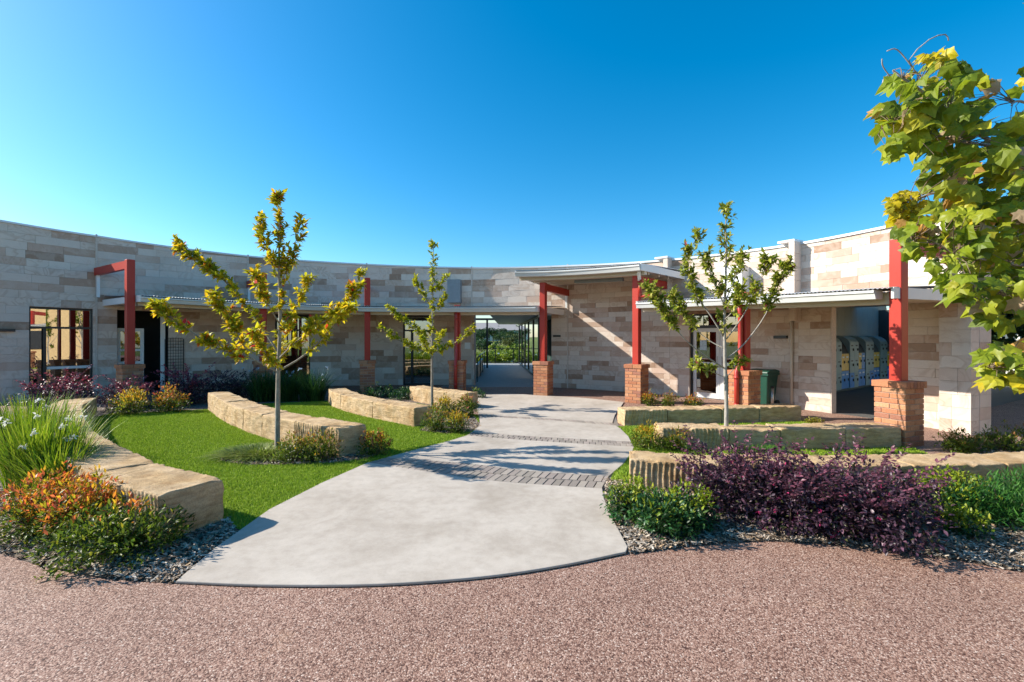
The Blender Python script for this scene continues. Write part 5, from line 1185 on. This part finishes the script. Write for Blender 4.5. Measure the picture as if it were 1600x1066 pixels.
def leaf_frame(p, s):
    d = Vector((p.x - TB.x, p.y - TB.y, 0)); d = d.normalized() if d.length > 0 else Vector((1, 0, 0))
    tip = (d * random.uniform(.2, .8) + Vector((random.gauss(0, .5), random.gauss(0, .5), random.uniform(-1.2, .1)))).normalized()
    nrm = Vector((random.gauss(-.45, .5), random.gauss(-.55, .5), random.uniform(.1, .9))); x = tip.cross(nrm).normalized(); z = x.cross(tip).normalized()
    m = Matrix((x, tip, z)).transposed().to_4x4(); return Matrix.Translation(p) @ m @ Matrix.Scale(s, 4)
for p, s, pk in seen_l[:290]:
    me = random.choice(LEAFS)[0]; o = bpy.data.objects.new('leaf', me); COL.objects.link(o); o.parent = bt
    o.matrix_local = Matrix.Translation(-TB) @ leaf_frame(p, s); c = palette(1, *PAL[pk], .2)[0]; o.color = (*c, 1)
VV, FF, CCc = [], [], []; nb = 0
def add_leaf(p, s, pk):
    global nb
    me, V, fs = random.choice(LEAFS); m = Matrix.Translation(-TB) @ leaf_frame(p, s); A = np.array(m); VV.append(V @ A[:3, :3].T + A[:3, 3]); FF.append(np.array(fs) + nb); nb += len(V); CCc.append(np.repeat(palette(1, *PAL['y' if pk == 'y' else 'g'], .2), len(V), 0))
for p, s, pk in seen_l[290:] + [q for q in big if q[2] == 'gx']: add_leaf(p, s, pk)
for poly, (y0, y1), k, (a, b), pk in REG[3:6]:     # small young leaves filling the clumps
    for px, py in sample_poly(poly, 90): add_leaf(PXY(px, py, y0 + (y1 - y0) * random.random()), random.uniform(.04, .08), pk)
o = link('small_leaves', fast_mesh('small_leaves', np.concatenate(VV), np.concatenate(FF), np.concatenate(CCc)), M['leaf'], bt); o['kind'] = 'stuff'
# leaf stalks tie leaves to the limbs
mb = MB(); allp = np.concatenate(LIM)
for p, s, pk in seen_l:
    i = int(np.argmin(((allp - np.array(p)) ** 2).sum(1))); q = allp[i]; mid = (np.array(p) + q) / 2 + RNG.normal(0, .02, 3) + np.array([0, 0, .03]); mb.tube([tuple(q), tuple(mid), tuple(p)], [.0035, .0025, .0018], 4, False)
mb.build('leaf_stalks', M['twig'], bt)['kind'] = 'stuff'

# ------------------------------------------------------------------ far background
def far_tree_mesh(seed, kind):
    rg = np.random.default_rng(seed); n = 900; lob = [(np.array([rg.normal(0, .22), rg.normal(0, .22), .45 + .45 * rg.random()]), .16 + .16 * rg.random()) for _ in range(11)]
    P = []
    for i in range(n):
        o, r = lob[int(rg.integers(len(lob)))]; d = rg.normal(0, 1, 3); d /= np.linalg.norm(d); P.append(o + d * r * (.6 + .4 * rg.random()) * np.array([1, 1, .75]))
    P = np.array(P); D = rg.normal(0, 1, (n, 3)); cols = {0: [(.035, .075, .03), (.06, .11, .035), (.02, .045, .02)], 1: [(.16, .24, .02), (.22, .28, .03), (.08, .14, .02)], 2: [(.09, .12, .04), (.13, .15, .05), (.05, .08, .03)]}[kind]
    V, Fc = leaf_arrays(P, D, np.full(n, .085), np.full(n, .06)); Cc = np.repeat(palette(n, cols, [.4, .35, .25]), 8, 0); return fast_mesh('crown', V, Fc, Cc)
FT = [(far_tree_mesh(s, k), k) for s, k in ((1, 0), (2, 0), (3, 1), (4, 2), (5, 0))]
tm = MB(); tm.tube([(0, 0, -.05), (.01, 0, .25), (-.01, .01, .55)], [.035, .028, .012], 7); TRM = bpy.data.meshes.new('trunk'); TRM.from_pydata(tm.v, [], tm.f); TRM.materials.append(M['twig']); TRM.update()
def far_tree(x, y, h, k, label, wd=1.0, group='trees on the hillside beyond the breezeway'):
    z = float(hill(np.array(x), np.array(y))); t = empty('hillside_tree', (x, y, z), random.random() * 6); t.scale = (h * wd, h * wd, h); tag(t, label, 'tree', group)
    me, kd = FT[k]; 
    if not me.materials: me.materials.append(M['leaf'])
    link('crown', me, M['leaf'], t); link('trunk', TRM, M['twig'], t)
FL = {0: 'dark green tree on the far hillside seen through the breezeway', 1: 'bright lime green tree seen through the breezeway', 2: 'grey green tree on the far hillside seen through the breezeway'}
random.seed(21)
for i in range(34):
    y = random.uniform(70, 185); x = random.uniform(-.088, .05) * y; k = random.choice((0, 1, 3, 4, 0, 3)); kd = FT[k][1]; far_tree(x, y, random.uniform(2.6, 4.2), k, FL[kd], 1.35)
for x, y, h in ((-2.6, 40, 1.9), (-1.4, 41.5, 2.1), (-.2, 39.5, 2.0), (.9, 41, 2.1), (-3.4, 43, 2.2), (0.2, 47, 2.9)): far_tree(x, y, h, 2, FL[1], 1.1)
for x, y, h, k in ((17.5, 15.0, 5.4, 0), (21.5, 19.5, 6.4, 3), (27, 24, 7.5, 4), (15.6, 13.0, 3.2, 3)): far_tree(x, y, h, k, 'dark green tree beyond the end of the sandstone wing', 1.15, 'trees beyond the right wing')
def house(c, w, d, h, label):
    z = float(hill(np.array(c[0]), np.array(c[1]))); t = empty('house', (c[0], c[1], z)); tag(t, label, 'house', 'buildings beyond the school')
    mb = MB(); mb.box((c[0], c[1], z + h / 2 - .5), (w, d, h + 1)); mb.build('wall', M['housew'], t)
    mb = MB(); x0, x1, y0, y1 = c[0] - w / 2 - .5, c[0] + w / 2 + .5, c[1] - d / 2 - .5, c[1] + d / 2 + .5; zz = z + h; mb.add([(x0, y0, zz), (x1, y0, zz), (x1, y1, zz), (x0, y1, zz), (x0 + d * .4, c[1], zz + d * .28), (x1 - d * .4, c[1], zz + d * .28)], [(0, 1, 5, 4), (1, 2, 5), (2, 3, 4, 5), (3, 0, 4), (3, 2, 1, 0)]); mb.build('roof', M['houser'], t)
    for i in range(4): xx = c[0] - w / 2 + w * (i + .5) / 4; mb = MB(); mb.box((xx, y0 + .47, z + h * .55), (w / 7, .08, h * .4)); mb.build('window', M['black'], t)
house((-5.3, 132), 17, 8, 2.8, 'white house with dark windows among trees on the hillside')
house((24.2, 21.5), 6, 5, 3.0, 'pale outbuilding beyond the end of the sandstone wing')
cp = poly_sheet('car_park', [(-20, 50), (14, 50), (14, 60), (-20, 60)], -.9, M['asphalt'])
for v in cp.data.vertices: v.co.z = float(hill(np.array(v.co.x), np.array(v.co.y))) + .12
def car(c, rz, label):
    z = float(hill(np.array(c[0]), np.array(c[1]))) + .14; t = empty('parked_car', (c[0], c[1], z)); tag(t, label, 'car', 'cars in the far car park'); cx, sx = math.cos(rz), math.sin(rz)
    def q(x, y, zz): return Vector((c[0] + x * cx - y * sx, c[1] + x * sx + y * cx, z + zz))
    def loft(prof, hw, nm, mat):
        m = len(prof); mb = MB(); mb.add([q(x, -hw, zz) for x, zz in prof] + [q(x, hw, zz) for x, zz in prof], [tuple(range(m)), tuple(reversed(range(m, 2 * m)))] + [(k, k + m, (k + 1) % m + m, (k + 1) % m) for k in range(m)]); return soften(mb.build(nm, mat, t), .06, 2)
    loft([(-2.1, .3), (2.1, .3), (2.15, .65), (1.2, .85), (.6, 1.38), (-1.1, 1.42), (-1.9, .95), (-2.15, .8)], .85, 'body', M['carw']); loft([(1.05, .9), (.56, 1.32), (-1.05, 1.35), (-1.6, .95)], .862, 'side_glass', M['black'])
    for x in (-1.3, 1.3):
        for s_ in (-1, 1): mb = MB(); mb.tube([q(x, s_ * .72, .31), q(x, s_ * .9, .31)], .31, 14); mb.build('wheel', M['rubber'], t)
car((-3.6, 53), .1, 'silver car parked beyond the breezeway'); car((-.6, 56), 0.05, 'silver car parked farther off beyond the breezeway')

nh = empty('neighbouring_hall', (20, 1, 0)); tag(nh, 'tan rendered hall outside the courtyard mirrored in the left window', 'building', 'buildings beyond the school')
HM = simple('tan_render', (.60, .42, .20), .8)
mb = MB(); mb.box((20, 1, 2.3), (7, 17, 4.7)); mb.build('wall', HM, nh)
mb = MB(); mb.box((20, 1, 4.76), (7.8, 17.8, .2)); mb.build('roof', M['houser'], nh)
for y_ in (-5, -1.5, 2, 5.5):
    mb = MB(); mb.box((16.47, y_, 1.7), (.1, 1.3, 1.3)); mb.build('window', M['black'], nh)
